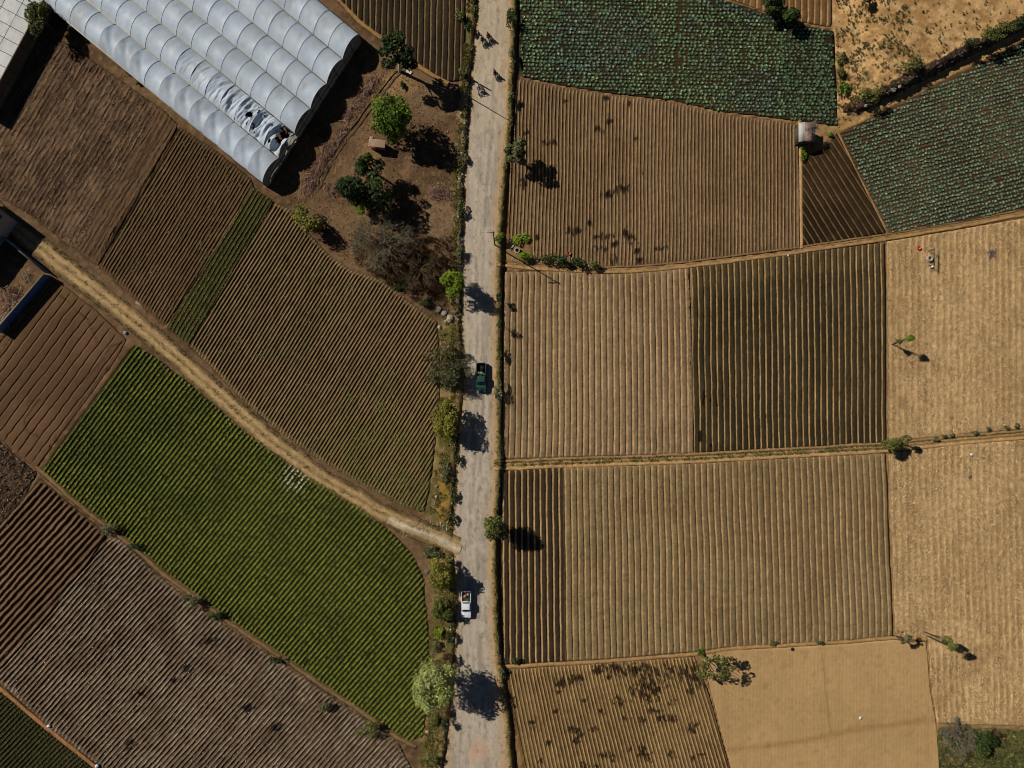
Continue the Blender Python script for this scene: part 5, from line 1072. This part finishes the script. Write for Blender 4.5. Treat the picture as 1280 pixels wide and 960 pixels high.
# utility pole, stub posts, well
def pole(name, label, px, py, h, arm=None, r=.13, cat_='utility pole'):
    z = g(px, py); b = WV(px, py, z); root = empty(name, tuple(b), 0, label, cat_)
    MB().tube((0, 0, -.3), (0, 0, h), r, r * .7, k=10).build('post', M_POST, root)
    if arm:
        MB().box(-arm, .25, -.06, .06, h - .5, h - .38).build('cross_arm', M_WOOD, root)
        for x in (-arm + .1, -arm * .5, .15): MB().tube((x, 0, h - .38), (x, 0, h - .16), .06, .04).build('insulator', M_CONC, root)
        MB().tube((-arm * .6, 0, h - .44), (0, 0, h - 1.1), .03).build('brace', M_STEEL, root)
pole('utility_pole', 'tall wooden utility pole with one cross arm reaching over the road', 618.5, 306, 11.2, 1.9)
pole('utility_pole', 'bare utility pole on the west bank, its thin shadow crossing the whole road', 582.5, 117.5, 7.2, None, .10)
pole('post', 'thick short post on the west bank above the white shirted rider', 585.5, 95.5, 3.6, None, .17, 'post')
pole('post', 'thin post at the west road edge beside the pair of motorcycles', 596, 44.5, 1.9, None, .05, 'post')
def well(px, py, R, label, frame=False):
    z = g(px, py); b = WV(px, py, z); root = empty('well', tuple(b), 0, label, 'well')
    MB().ring((0, 0, -.1), R, R * .62, .65).build('ring', M_CONC, root); MB().tube((0, 0, -.12), (0, 0, .06), R * .61, k=20).build('water', M_GLASS, root)
    if frame:
        for k in (1.45, -1.35):
            MB().tube((-.1, k, -.2), (-.1, k, 1.95), .08, k=6).build('post', M_POST, root)
        MB().tube((-.1, 1.75, 1.95), (-.1, -1.65, 1.95), .09, k=6).build('beam', M_POST, root); MB().tube((-.1, 0, 1.95), (.5, .15, .3), .025, k=5).build('rope', M_WOOD, root)
well(1161, 323.5, .56, 'round concrete well with a pole frame in the stubble field', True)
well(646.5, 313.5, .55, 'round concrete ring in the green weeds east of the road')
def bucket(px, py, rgb, label, r=.26, h=.34):
    z = g(px, py) + .05; root = empty('bucket', tuple(WV(px, py, z)), .4, label, 'bucket'); m = mat_flat('bucket_plastic', rgb, rough=.5, spec=.4)
    k = 14; V = []; 
    for rr, zz in ((r * .75, 0), (r, h), (r * .9, h), (r * .68, .03)): V += [(rr * math.cos(6.283 * i / k), rr * math.sin(6.283 * i / k), zz) for i in range(k)]
    F = [tuple(range(k))[::-1], tuple(range(3 * k, 4 * k))]
    for q in range(3): F += [(q * k + i, q * k + (i + 1) % k, (q + 1) * k + (i + 1) % k, (q + 1) * k + i) for i in range(k)]
    MB().add(V, F).build('body', m, root)
    a = [(r * math.cos(t), .06, h + r * .7 * math.sin(t)) for t in np.linspace(0, math.pi, 9)]; v, f = tubes([(a[i], a[i + 1], .012, .012) for i in range(8)], 4); mesh('handle', v, f, M_STEEL, None, root)
bucket(1148, 310, (220, 70, 66), 'red plastic bucket northwest of the well', .36, .4)
bucket(1163, 333, (226, 224, 216), 'white bucket just south of the well', .34, .4)
bucket(711, 317, (206, 92, 70), 'orange red bucket in the hedge south of the splashed field', .36, .4)
def sack(px, py, sx, sy, h, rgb, label, seed, name='sack', cat_='sack'):
    r = RS(seed); z = g(px, py) + .02; n1, n2 = 14, 9; a = np.linspace(0, 2 * np.pi, n1, endpoint=False); t = np.linspace(0, 1, n2)
    A, T = np.meshgrid(a, t, indexing='ij'); R = np.sin(np.pi * (T * .93 + .05)) ** .45; w = 1 + .18 * (vn(A * 2, T * 4, seed) - .5)
    V = np.stack([R * np.cos(A) * sx * w, R * np.sin(A) * sy * w, h * (T ** .8) * w], -1).reshape(-1, 3)
    i = np.arange(n1)[:, None]; j = np.arange(n2 - 1)[None]; q = (i * n2 + j).ravel(); p = (((i + 1) % n1) * n2 + j).ravel(); F = np.stack([q, p, p + 1, q + 1], 1)
    caps = [np.array([[k * n2 + n2 - 1 for k in range(n1)]]), np.array([[k * n2 for k in range(n1)][::-1]])]
    root = empty(name, tuple(WV(px, py, z)), r.uniform(0, 3), label, cat_); mesh('body', V, [F] + caps, mat_flat(name + '_cloth', rgb, rough=.8, amt=.12), None, root, True)
    MB().tube((0, 0, h * .95), (0.02, 0, h * 1.15), .05, .09, k=8).build('tied_neck', mat_flat(name + '_neck', tuple(int(c * .85) for c in rgb), rough=.8), root)
sack(62, 907, .34, .3, .5, (226, 230, 232), 'white sack on the orange brown path, the upper one', 750)
sack(122.5, 956.5, .36, .36, .6, (216, 228, 230), 'white sack on the orange brown path at the bottom edge', 751)
sack(1213.5, 568, .32, .28, .4, (226, 218, 200), 'cream sack just below the tan field path in the stubble', 752)
sack(1075, 897, .32, .26, .3, (222, 214, 206), 'white sack lying alone on the smooth tan field', 753)
sack(1212, 596, .3, .4, .3, (98, 90, 84), 'small dark grey sack in the southeastern stubble', 754)
sack(990, 811, .28, .34, .3, (40, 34, 32), 'small black sack at the north edge of the smooth tan field', 755)
sack(157, 416, .34, .3, .35, (160, 166, 176), 'bluish grey sack at the corner below the dirt track', 756)
sack(985, 319.5, .22, .2, .2, (226, 214, 190), 'little white sack on the ditch path below the splashed field', 757)
def sheet(px, py, sx, sy, rot, rgb, label, seed):
    n = 8; u = np.linspace(-1, 1, n); U, V_ = np.meshgrid(u, u, indexing='ij'); z0 = g(px, py) + .08
    Z = .10 * vn(U * 3 + seed, V_ * 3, seed) + .02; P = np.stack([U * sx * (1 + .1 * np.sin(V_ * 4)), V_ * sy, Z], -1).reshape(-1, 3)
    P2 = P - [0, 0, .02]; F = grid_faces(n, n); o = mesh('plastic_sheet', np.concatenate([P, P2]), np.concatenate([F, F[:, ::-1] + n * n]), mat_flat('sheet_plastic', rgb, rough=.6, amt=.1), None, None)
    o.location = tuple(WV(px, py, z0)); o.rotation_euler = (0, 0, rot); tag(o, label, 'plastic sheet')
sheet(511, 90, .55, .28, -.4, (206, 186, 166), 'crumpled pale sheet by the pale bent trunk', 3)
sheet(598, 117, .2, .2, .2, (226, 232, 230), 'scrap of white plastic lying beside the road under the thin pole', 4) if False else None
sheet(640, 309, .12, .6, -.6, (200, 196, 188), 'pale narrow strip lying beside the concrete ring', 5)

# stones: ruined wall by the road, ravine boulders
def rock(px, py, s, seed, label, rgb=(150, 140, 124), fl=.6, group=None, dz=0.0):
    r = RS(seed); d = r.normal(size=(26, 3)); d /= np.linalg.norm(d, axis=1)[:, None]; d *= np.array([s * r.uniform(.8, 1.3), s * r.uniform(.7, 1.1), s * fl]) * r.uniform(.85, 1.1, (26, 1))
    bm = bmesh.new()
    for p in d: bm.verts.new(p)
    bmesh.ops.convex_hull(bm, input=bm.verts); loose = [v for v in bm.verts if not v.link_faces]; bmesh.ops.delete(bm, geom=loose, context='VERTS')
    me = bpy.data.meshes.new('rock'); bm.to_mesh(me); bm.free(); me.materials.append(STONES[seed % 3] if rgb is None else mat_flat('rock_face', rgb, rough=.95, scale=2, amt=.3, bump=.03))
    o = bpy.data.objects.new('rock', me); COL.objects.link(o); o.location = tuple(WV(px, py, g(px, py) + s * fl * .4 + dz)); o.rotation_euler = (0, 0, r.uniform(0, 6)); return tag(o, label, 'rock', group)
STONES = [mat_flat('stone_grey', (150, 142, 128), rough=.95, scale=2, amt=.3, bump=.03), mat_flat('stone_tan', (176, 160, 132), rough=.95, scale=2, amt=.3, bump=.03), mat_flat('stone_dark', (112, 102, 90), rough=.95, scale=2, amt=.3, bump=.03)]
for i, (x, y, s, lab) in enumerate([(549, 386, .7, 'flat pale boulder at the upper end of the ruined stones by the road'), (555, 391, .55, 'pale boulder second in the ruined stones by the road'), (562, 398, .85, 'largest pale boulder of the ruined stones by the road'),
                                    (568, 390, .45, 'small boulder nearest the road among the ruined stones'), (557, 402, .4, 'small boulder at the lower end of the ruined stones'), (549, 409, .35, 'pale stone at the east corner of the ridged field'),
                                    (572, 378, .4, 'stone on the bank just below the small bright tree'), (546, 608, .3, 'white stone at the west side of the yellow grass, upper'), (545, 621, .35, 'white stone at the west side of the yellow grass, lower'),
                                    (534, 714, .5, 'white boulder at the foot of the bank tree above the pickup'), (1116, 112, .5, 'boulder in the ravine below the olive shrub'), (1124, 108, .4, 'smaller boulder further east in the ravine'), (1131, 113.5, .45, 'white topped stone on the lip of the ravine path'),
                                    (1083, 131, .5, 'boulder at the west mouth of the ravine'), (534, 915, .4, 'pale stone at the tip of the green crop'), (588, 100, .3, 'pale stone at the road edge beside the thick post')]):
    rock(x, y, s, 800 + i, lab, None)
r = RS(830); sp = []
for k in range(420):
    y = r.uniform(100, 400); x = xw(y) - abs(r.normal()) * 4 - .5; sp.append((x, y, r.uniform(.08, .26)))
for k in range(260):
    x = r.uniform(1080, 1330); s_ = np.interp(x, [b[0] for b in BANK], [b[1] for b in BANK]); sp.append((x, s_ - r.uniform(4, 20), r.uniform(.06, .2)))
for k in range(120): sp.append((r.uniform(500, 560), r.uniform(652, 672), r.uniform(.08, .22)))
for k in range(160): y = r.uniform(400, 960); sp.append((xw(y) - r.uniform(0, 14), y, r.uniform(.06, .2)))
for k in range(150): sp.append((r.uniform(640, 745), 326 + r.normal() * 4, r.uniform(.06, .2)))
V = []; F = []; C = []; n = 0
for x, y, s in sp:
    d = np.array([(1, 0, 0), (0, 1, 0), (-1, 0, 0), (0, -1, 0), (0, 0, 1), (.6, .6, .7), (-.6, -.6, .6)], float) * s * r.uniform(.6, 1.2, (7, 1)); p = np.array(WV(x, y, g(x, y)))
    V.append(d + p); F.append(np.array([(0, 5, 4), (0, 1, 5), (1, 4, 5), (1, 2, 4), (2, 6, 4), (2, 3, 6), (3, 4, 6), (3, 0, 4)]) + n); n += 7; C.append(np.tile(palette([(170, 158, 136), (140, 128, 110), (110, 98, 84), (190, 180, 160)], 1, r), (7, 1)))
tag(mesh('stones', np.concatenate(V), np.concatenate(F), M_STONE, np.concatenate(C)), 'small loose stones along the road banks and in the ravine', 'stones', kind='stuff')

# ------------------------------------------------------------------ vehicles
def paint(name, rgb, rough=.3): return mat_flat(name, rgb, rough=rough, spec=.5, scale=.8, amt=.05)
def wheel(root, x, y, r=.37, w=.24):
    t = MB(); t.tube((x - w / 2, y, r), (x + w / 2, y, r), r, k=18); o = bevel(t.build('wheel', M_BLACK, root, True), .03); s = 1 if x > 0 else -1
    MB().tube((x + s * w * .4, y, r), (x + s * (w / 2 + .015), y, r), r * .55, k=12).build('rim', M_STEEL, o)
def pickup(px, py, label, pm, L=5.0, Wd=1.78, rz=0.0, bed=1.95, dark=False):
    """front towards -y; bed towards +y"""
    z = .05; b = WV(px, py, .9); root = empty('pickup', (b.x, b.y, z), rz, label, 'pickup'); h = Wd / 2; f = -L / 2; r = L / 2
    # body: nose, cowl, sills
    cabr = r - bed
    prof = [(f, .42), (f + .06, .86), (f + .18, .98), (f + 1.35, 1.10), (cabr, 1.12), (cabr, .38), (f + .1, .34)]
    bevel(MB().extrude_x(prof, -h, h, .05).build('body', pm, root), .03)
    # cabin and glass
    c0 = f + 1.15; c1 = cabr - .02
    c = MB(); zb, zt = 1.115, 1.66; y0b, y0t, y1t, y1b = c0 + .05, c0 + .68, c1 - .12, c1; hw, ht = h - .05, h - .22
    c.add([(-hw, y0b, zb), (hw, y0b, zb), (hw, y1b, zb), (-hw, y1b, zb), (-ht, y0t, zt), (ht, y0t, zt), (ht, y1t, zt), (-ht, y1t, zt)], [(4, 5, 6, 7), (0, 1, 5, 4), (1, 2, 6, 5), (2, 3, 7, 6), (3, 0, 4, 7)])
    bevel(c.build('cab', pm, root), .05, 3)
    e = .012
    def lerp(a, b_, t): return tuple(a[i] + (b_[i] - a[i]) * t for i in range(3))
    def pane(name, A, B, C_, D, nrm, a0=.08, a1=.92, b0=.1, b1=.9):
        q = [lerp(lerp(A, B, u_), lerp(D, C_, u_), v_) for u_, v_ in ((a0, b0), (a1, b0), (a1, b1), (a0, b1))]; q = [tuple(p[i] + nrm[i] * e for i in range(3)) for p in q]; q2 = [tuple(p[i] - nrm[i] * .01 for i in range(3)) for p in q]
        MB().add(q + q2, [(0, 1, 2, 3), (7, 6, 5, 4), (0, 4, 5, 1), (1, 5, 6, 2), (2, 6, 7, 3), (3, 7, 4, 0)]).build(name, M_GLASS, root)
    pane('windscreen', (-hw, y0b, zb), (hw, y0b, zb), (ht, y0t, zt), (-ht, y0t, zt), (0, -.65, .75), .05, .95, .12, .92)
    pane('rear_window', (hw, y1b, zb), (-hw, y1b, zb), (-ht, y1t, zt), (ht, y1t, zt), (0, .95, .2))
    pane('side_window', (hw, y0b, zb), (hw, y1b, zb), (ht, y1t, zt), (ht, y0t, zt), (.95, 0, .3)); pane('side_window', (-hw, y1b, zb), (-hw, y0b, zb), (-ht, y0t, zt), (-ht, y1t, zt), (-.95, 0, .3))
    # bed walls, floor, tailgate
    for s in (-1, 1): bevel(MB().box(min(s * h, s * (h - .11)), max(s * h, s * (h - .11)), cabr + .003, r, .42, 1.13).build('bed_side', pm, root), .02)
    MB().box(-h + .112, h - .112, cabr + .004, r - .08, .5, .58).build('bed_floor', M_BLACK if dark else M_STEEL, root); bevel(MB().box(-h + .113, h - .113, r - .09, r - .002, .45, 1.11).build('tailgate', pm, root), .02); MB().box(-h + .114, h - .114, cabr + .005, cabr + .06, .59, 1.14).build('headboard', pm, root)
    for y in (f + .85, r - 1.0):
        for s in (-1, 1): wheel(root, s * (h - .1), y)
    for s in (-1, 1):
        MB().box(s * .62 - .16, s * .62 + .16, f - .02, f + .07, .68, .86).build('headlight', mat_flat('lamp_glass', (220, 220, 210), rough=.1, spec=.6), root)
        MB().box(s * (h + .1) - .09, s * (h + .1) + .09, c0 + .38, c0 + .46, 1.12, 1.32).build('mirror', M_BLACK, root)
        MB().box(s * (h - .06) - .05, s * (h - .06) + .05, r - .001, r + .03, .75, 1.0).build('tail_light', mat_flat('red_lamp', (150, 20, 16), rough=.3), root)
    bevel(MB().box(-h, h, f - .1, f + .03, .36, .58).build('bumper', M_STEEL, root), .02); bevel(MB().box(-h, h, r + .002, r + .1, .38, .54).build('bumper', M_STEEL, root), .02)
    MB().box(-.45, .45, f - .015, f + .04, .6, .84).build('grille', M_BLACK, root)
    MB().tube((-.35, c0 - .02, 1.13), (.05, c0 + .12, 1.19), .012, k=4).build('wiper', M_BLACK, root)
    return root, (b.x, b.y, z), cabr, r
def cargo(name, label, cat_, origin, x, y, z, sx, sy, sz, rgb, seed, leafy=False):
    if leafy:
        r = RS(seed); n = 90; P = r.normal(size=(n, 3)) * [sx * .45, sy * .45, sz * .3] + [0, 0, sz * .5]; V, F, C = leaves(P, .11, palette([rgb, tuple(int(c * .7) for c in rgb), tuple(min(255, int(c * 1.3)) for c in rgb)], n, r), r, .4)
        o = mesh(name, V, F, M_LEAF, C); o.location = (origin[0] + x, origin[1] + y, origin[2] + z); tag(o, label, cat_)
    else:
        n1, n2 = 12, 8; A, T = np.meshgrid(np.linspace(0, 2 * np.pi, n1, endpoint=False), np.linspace(0, 1, n2), indexing='ij'); R = np.sin(np.pi * (T * .92 + .05)) ** .4; w = 1 + .22 * (vn(A * 2, T * 4, seed) - .5)
        V = np.stack([R * np.cos(A) * sx * w, R * np.sin(A) * sy * w, sz * T * w], -1).reshape(-1, 3); i = np.arange(n1)[:, None]; j = np.arange(n2 - 1)[None]; q = (i * n2 + j).ravel(); p = (((i + 1) % n1) * n2 + j).ravel()
        o = mesh(name, V, [np.stack([q, p, p + 1, q + 1], 1), np.array([[k * n2 + n2 - 1 for k in range(n1)]])], mat_flat(name + '_cloth', rgb, rough=.85, amt=.15), None, None, True); o.location = (origin[0] + x, origin[1] + y, origin[2] + z); tag(o, label, cat_)
rt, og, cabr, rr = pickup(582.8, 755.8, 'white pickup driving down the road with a colourful load in its bed', paint('white_paint', (228, 230, 234)))
for args in [('bundle', 'orange cloth bundle in the bed of the white pickup', 'bundle', og, -.22, cabr + 1.0, .6, .28, .26, .5, (214, 120, 76), 1), ('bundle', 'pink cloth bundle in the bed of the white pickup', 'bundle', og, .28, cabr + 1.35, .6, .22, .22, .55, (206, 160, 172), 2),
             ('bundle', 'small red brown bundle by the wall of the white pickup bed', 'bundle', og, -.42, cabr + .62, .6, .2, .2, .38, (140, 60, 44), 3)]: cargo(*args)
cargo('greens', 'green leafy bundle near the tailgate of the white pickup', 'greens', og, -.05, cabr + 1.65, .6, .5, .18, .4, (52, 104, 66), 4, True); cargo('greens', 'green leafy bundle behind the cab of the white pickup', 'greens', og, .1, cabr + .35, .6, .6, .26, .4, (96, 150, 84), 5, True)
cargo('greens', 'dark green leafy bundle along the east side of the white pickup bed', 'greens', og, .48, cabr + .8, .6, .2, .5, .35, (46, 78, 40), 6, True)
rt, og, cabr, rr = pickup(601.5, 471.5, 'dark green pickup driving down the road past the half bare tree', paint('green_paint', (44, 78, 66), .25), L=5.3, Wd=1.8, bed=2.3, dark=True)
cargo('greens', 'pale green heap of produce at the front of the dark pickup bed', 'greens', og, -.05, cabr + .45, .75, .7, .5, .5, (150, 176, 128), 7, True)
cargo('bundle', 'dark teal bundle in the open rear of the dark pickup bed', 'bundle', og, .1, cabr + 1.3, .6, .35, .35, .3, (30, 52, 56), 8)

# ------------------------------------------------------------------ motorcycles and riders
def skin(name, pts, edges, rad, mat, parent, sub=1):
    me = bpy.data.meshes.new(name); me.from_pydata([Vector(p) for p in pts], edges, []); me.update(); o = bpy.data.objects.new(name, me); COL.objects.link(o); o.parent = parent
    m = o.modifiers.new('skin', 'SKIN')
    for i, sv in enumerate(me.skin_vertices[0].data): sv.radius = (rad[i], rad[i]); sv.use_root = (i == 0)
    s = o.modifiers.new('sub', 'SUBSURF'); s.levels = sub; s.render_levels = sub; me.materials.append(mat); return o
M_SKIN = mat_flat('skin', (150, 104, 78), rough=.6, amt=.05)
def motorcycle(px, py, rz, col, label):
    b = WV(px, py, .06); root = empty('motorcycle', tuple(b), rz, label, 'motorcycle'); pm = paint('bike_paint', col)
    for y, nm in ((.64, 'wheel'), (-.64, 'wheel')):
        w = MB(); w.ring((0, 0, 0), .3, .22, .1, 20); V = [(v[2] - .05, v[0] + y, v[1] + .3) for v in w.V]; w.V = V; o = w.build('wheel', M_BLACK, root); MB().tube((-.06, y, .3), (.06, y, .3), .07, k=10).build('hub', M_STEEL, o)
        v, f = tubes([((0, y, .3), (0, y + .23 * math.cos(t), .3 + .23 * math.sin(t)), .008, .008) for t in np.linspace(0, 6.28, 11)[:-1]], 3); mesh('spokes', v, f, M_STEEL, None, o)
    v, f = tubes([((0, -.45, .95), (0, -.64, .3), .03, .03), ((.08, -.45, .9), (.08, -.64, .3), .02, .02), ((0, -.4, .85), (0, .1, .35), .03, .03), ((0, .1, .35), (0, .3, .7), .03, .03), ((0, -.4, .85), (0, .35, .75), .035, .03), ((.09, .1, .35), (.09, .64, .3), .022, .022), ((-.09, .1, .35), (-.09, .64, .3), .022, .022)], 6); mesh('frame', v, f, M_STEEL, None, root)
    bevel(MB().box(-.13, .13, -.32, .08, .78, 1.0, .04, .06).build('tank', pm, root), .04, 3); bevel(MB().box(-.13, .13, .09, .72, .78, .88, .02, .03).build('seat', M_BLACK, root), .03)
    bevel(MB().box(-.14, .14, -.18, .2, .35, .7, .03, .03).build('engine', M_STEEL, root), .03); MB().tube((-.36, -.42, 1.02), (.36, -.42, 1.02), .018, k=6).build('handlebar', M_STEEL, root); MB().tube((0, -.56, .92), (0, -.48, .9), .09, k=12).build('headlight', M_GLASS, root)
    MB().box(-.07, .07, .5, .95, .62, .66).build('mudguard', pm, root); MB().tube((.16, .1, .3), (.16, .8, .4), .04, k=8).build('exhaust', M_STEEL, root)
    return root, b
def rider(b, rz, label, shirt, trousers, hair, helmet=None, back=0.0):
    root = empty('person', tuple(b), rz, label, 'person'); y = .28 + back
    A = [(0, y, .98), (0, y - .05, 1.22), (0, y - .08, 1.42), (0, y - .1, 1.53), (0, y - .12, 1.62), (0, y - .13, 1.74),
         (.18, y - .08, 1.43), (.27, y - .3, 1.22), (.3, y - .58, 1.08), (-.18, y - .08, 1.43), (-.27, y - .3, 1.22), (-.3, y - .58, 1.08),
         (.13, y - .02, .94), (.2, y - .42, .86), (.17, y - .3, .42), (.18, y - .46, .36), (-.13, y - .02, .94), (-.2, y - .42, .86), (-.17, y - .3, .42), (-.18, y - .46, .36)]
    E = [(0, 1), (1, 2), (2, 3), (3, 4), (4, 5), (2, 6), (6, 7), (7, 8), (2, 9), (9, 10), (10, 11), (0, 12), (12, 13), (13, 14), (14, 15), (0, 16), (16, 17), (17, 18), (18, 19)]
    R = [.13, .12, .12, .055, .085, .09, .06, .042, .032, .06, .042, .032, .085, .065, .042, .04, .085, .065, .042, .04]
    skin('body', A, E, R, M_SKIN, root)
    sh = [0, 1, 2, 6, 7, 9, 10]; mp = {v: i for i, v in enumerate(sh)}
    skin('shirt', [A[i] for i in sh], [(mp[a], mp[c]) for a, c in E if a in mp and c in mp], [R[i] + .022 for i in sh], mat_flat('shirt_cloth', shirt, rough=.85), root)
    tr = [0, 12, 13, 14, 16, 17, 18]; mp = {v: i for i, v in enumerate(tr)}
    skin('trousers', [A[i] for i in tr], [(mp[a], mp[c]) for a, c in E if a in mp and c in mp], [R[i] + .018 for i in tr], mat_flat('trouser_cloth', trousers, rough=.85), root)
    skin('helmet' if helmet else 'hair', [(0, y - .1, 1.68), (0, y - .11, 1.78)], [(0, 1)], [.115, .1], mat_flat('helmet_shell' if helmet else 'hair_strands', helmet or hair, rough=.3 if helmet else .8), root)
    # hands: palm and five fingers closed round the grips
    root.scale = (1.1, 1.1, 1.1)
    for s, p in ((1, A[8]), (-1, A[11])):
        segs = []
        for k in range(4): x = p[0] + s * (-.03 + .02 * k); segs += [((x, p[1], p[2]), (x, p[1] - .07 + .004 * k, p[2] - .01), .011, .010), ((x, p[1] - .07 + .004 * k, p[2] - .01), (x, p[1] - .05, p[2] - .055), .010, .008)]
        segs.append(((p[0] - s * .03, p[1], p[2]), (p[0] - s * .055, p[1] - .05, p[2] - .03), .012, .009)); v, f = tubes(segs, 5); mesh('fingers', v, f, M_SKIN, None, root)
def bike_and_rider(px, py, rz, col, lab, plab, shirt, trousers, hair, helmet=None):
    mc_, b = motorcycle(px, py, rz, col, lab); mc_.scale = (1.1, 1.1, 1.1); rd_ = rider(b, rz, plab, shirt, trousers, hair, helmet)
bike_and_rider(603, 52.5, .15, (30, 30, 34), 'black motorcycle, the western of the pair at the top of the road', 'person in a cream shirt riding the western motorcycle of the top pair', (196, 180, 156), (40, 44, 56), (24, 18, 14))
bike_and_rider(610.5, 48.5, .2, (120, 34, 30), 'dark red motorcycle, the eastern of the pair at the top of the road', 'person in a reddish shirt riding the eastern motorcycle of the top pair', (158, 96, 84), (34, 36, 44), (22, 16, 12), (30, 30, 36))
bike_and_rider(618.8, 94.5, .25, (70, 24, 34), 'maroon motorcycle alone on the east half of the road', 'person in a pink top riding the maroon motorcycle', (196, 92, 112), (60, 24, 34), (24, 16, 14))
bike_and_rider(598.8, 113, -.05, (190, 196, 200), 'silver motorcycle on the west half of the road below the thick post', 'person in a white shirt riding the silver motorcycle', (232, 236, 234), (60, 70, 84), (26, 20, 16))
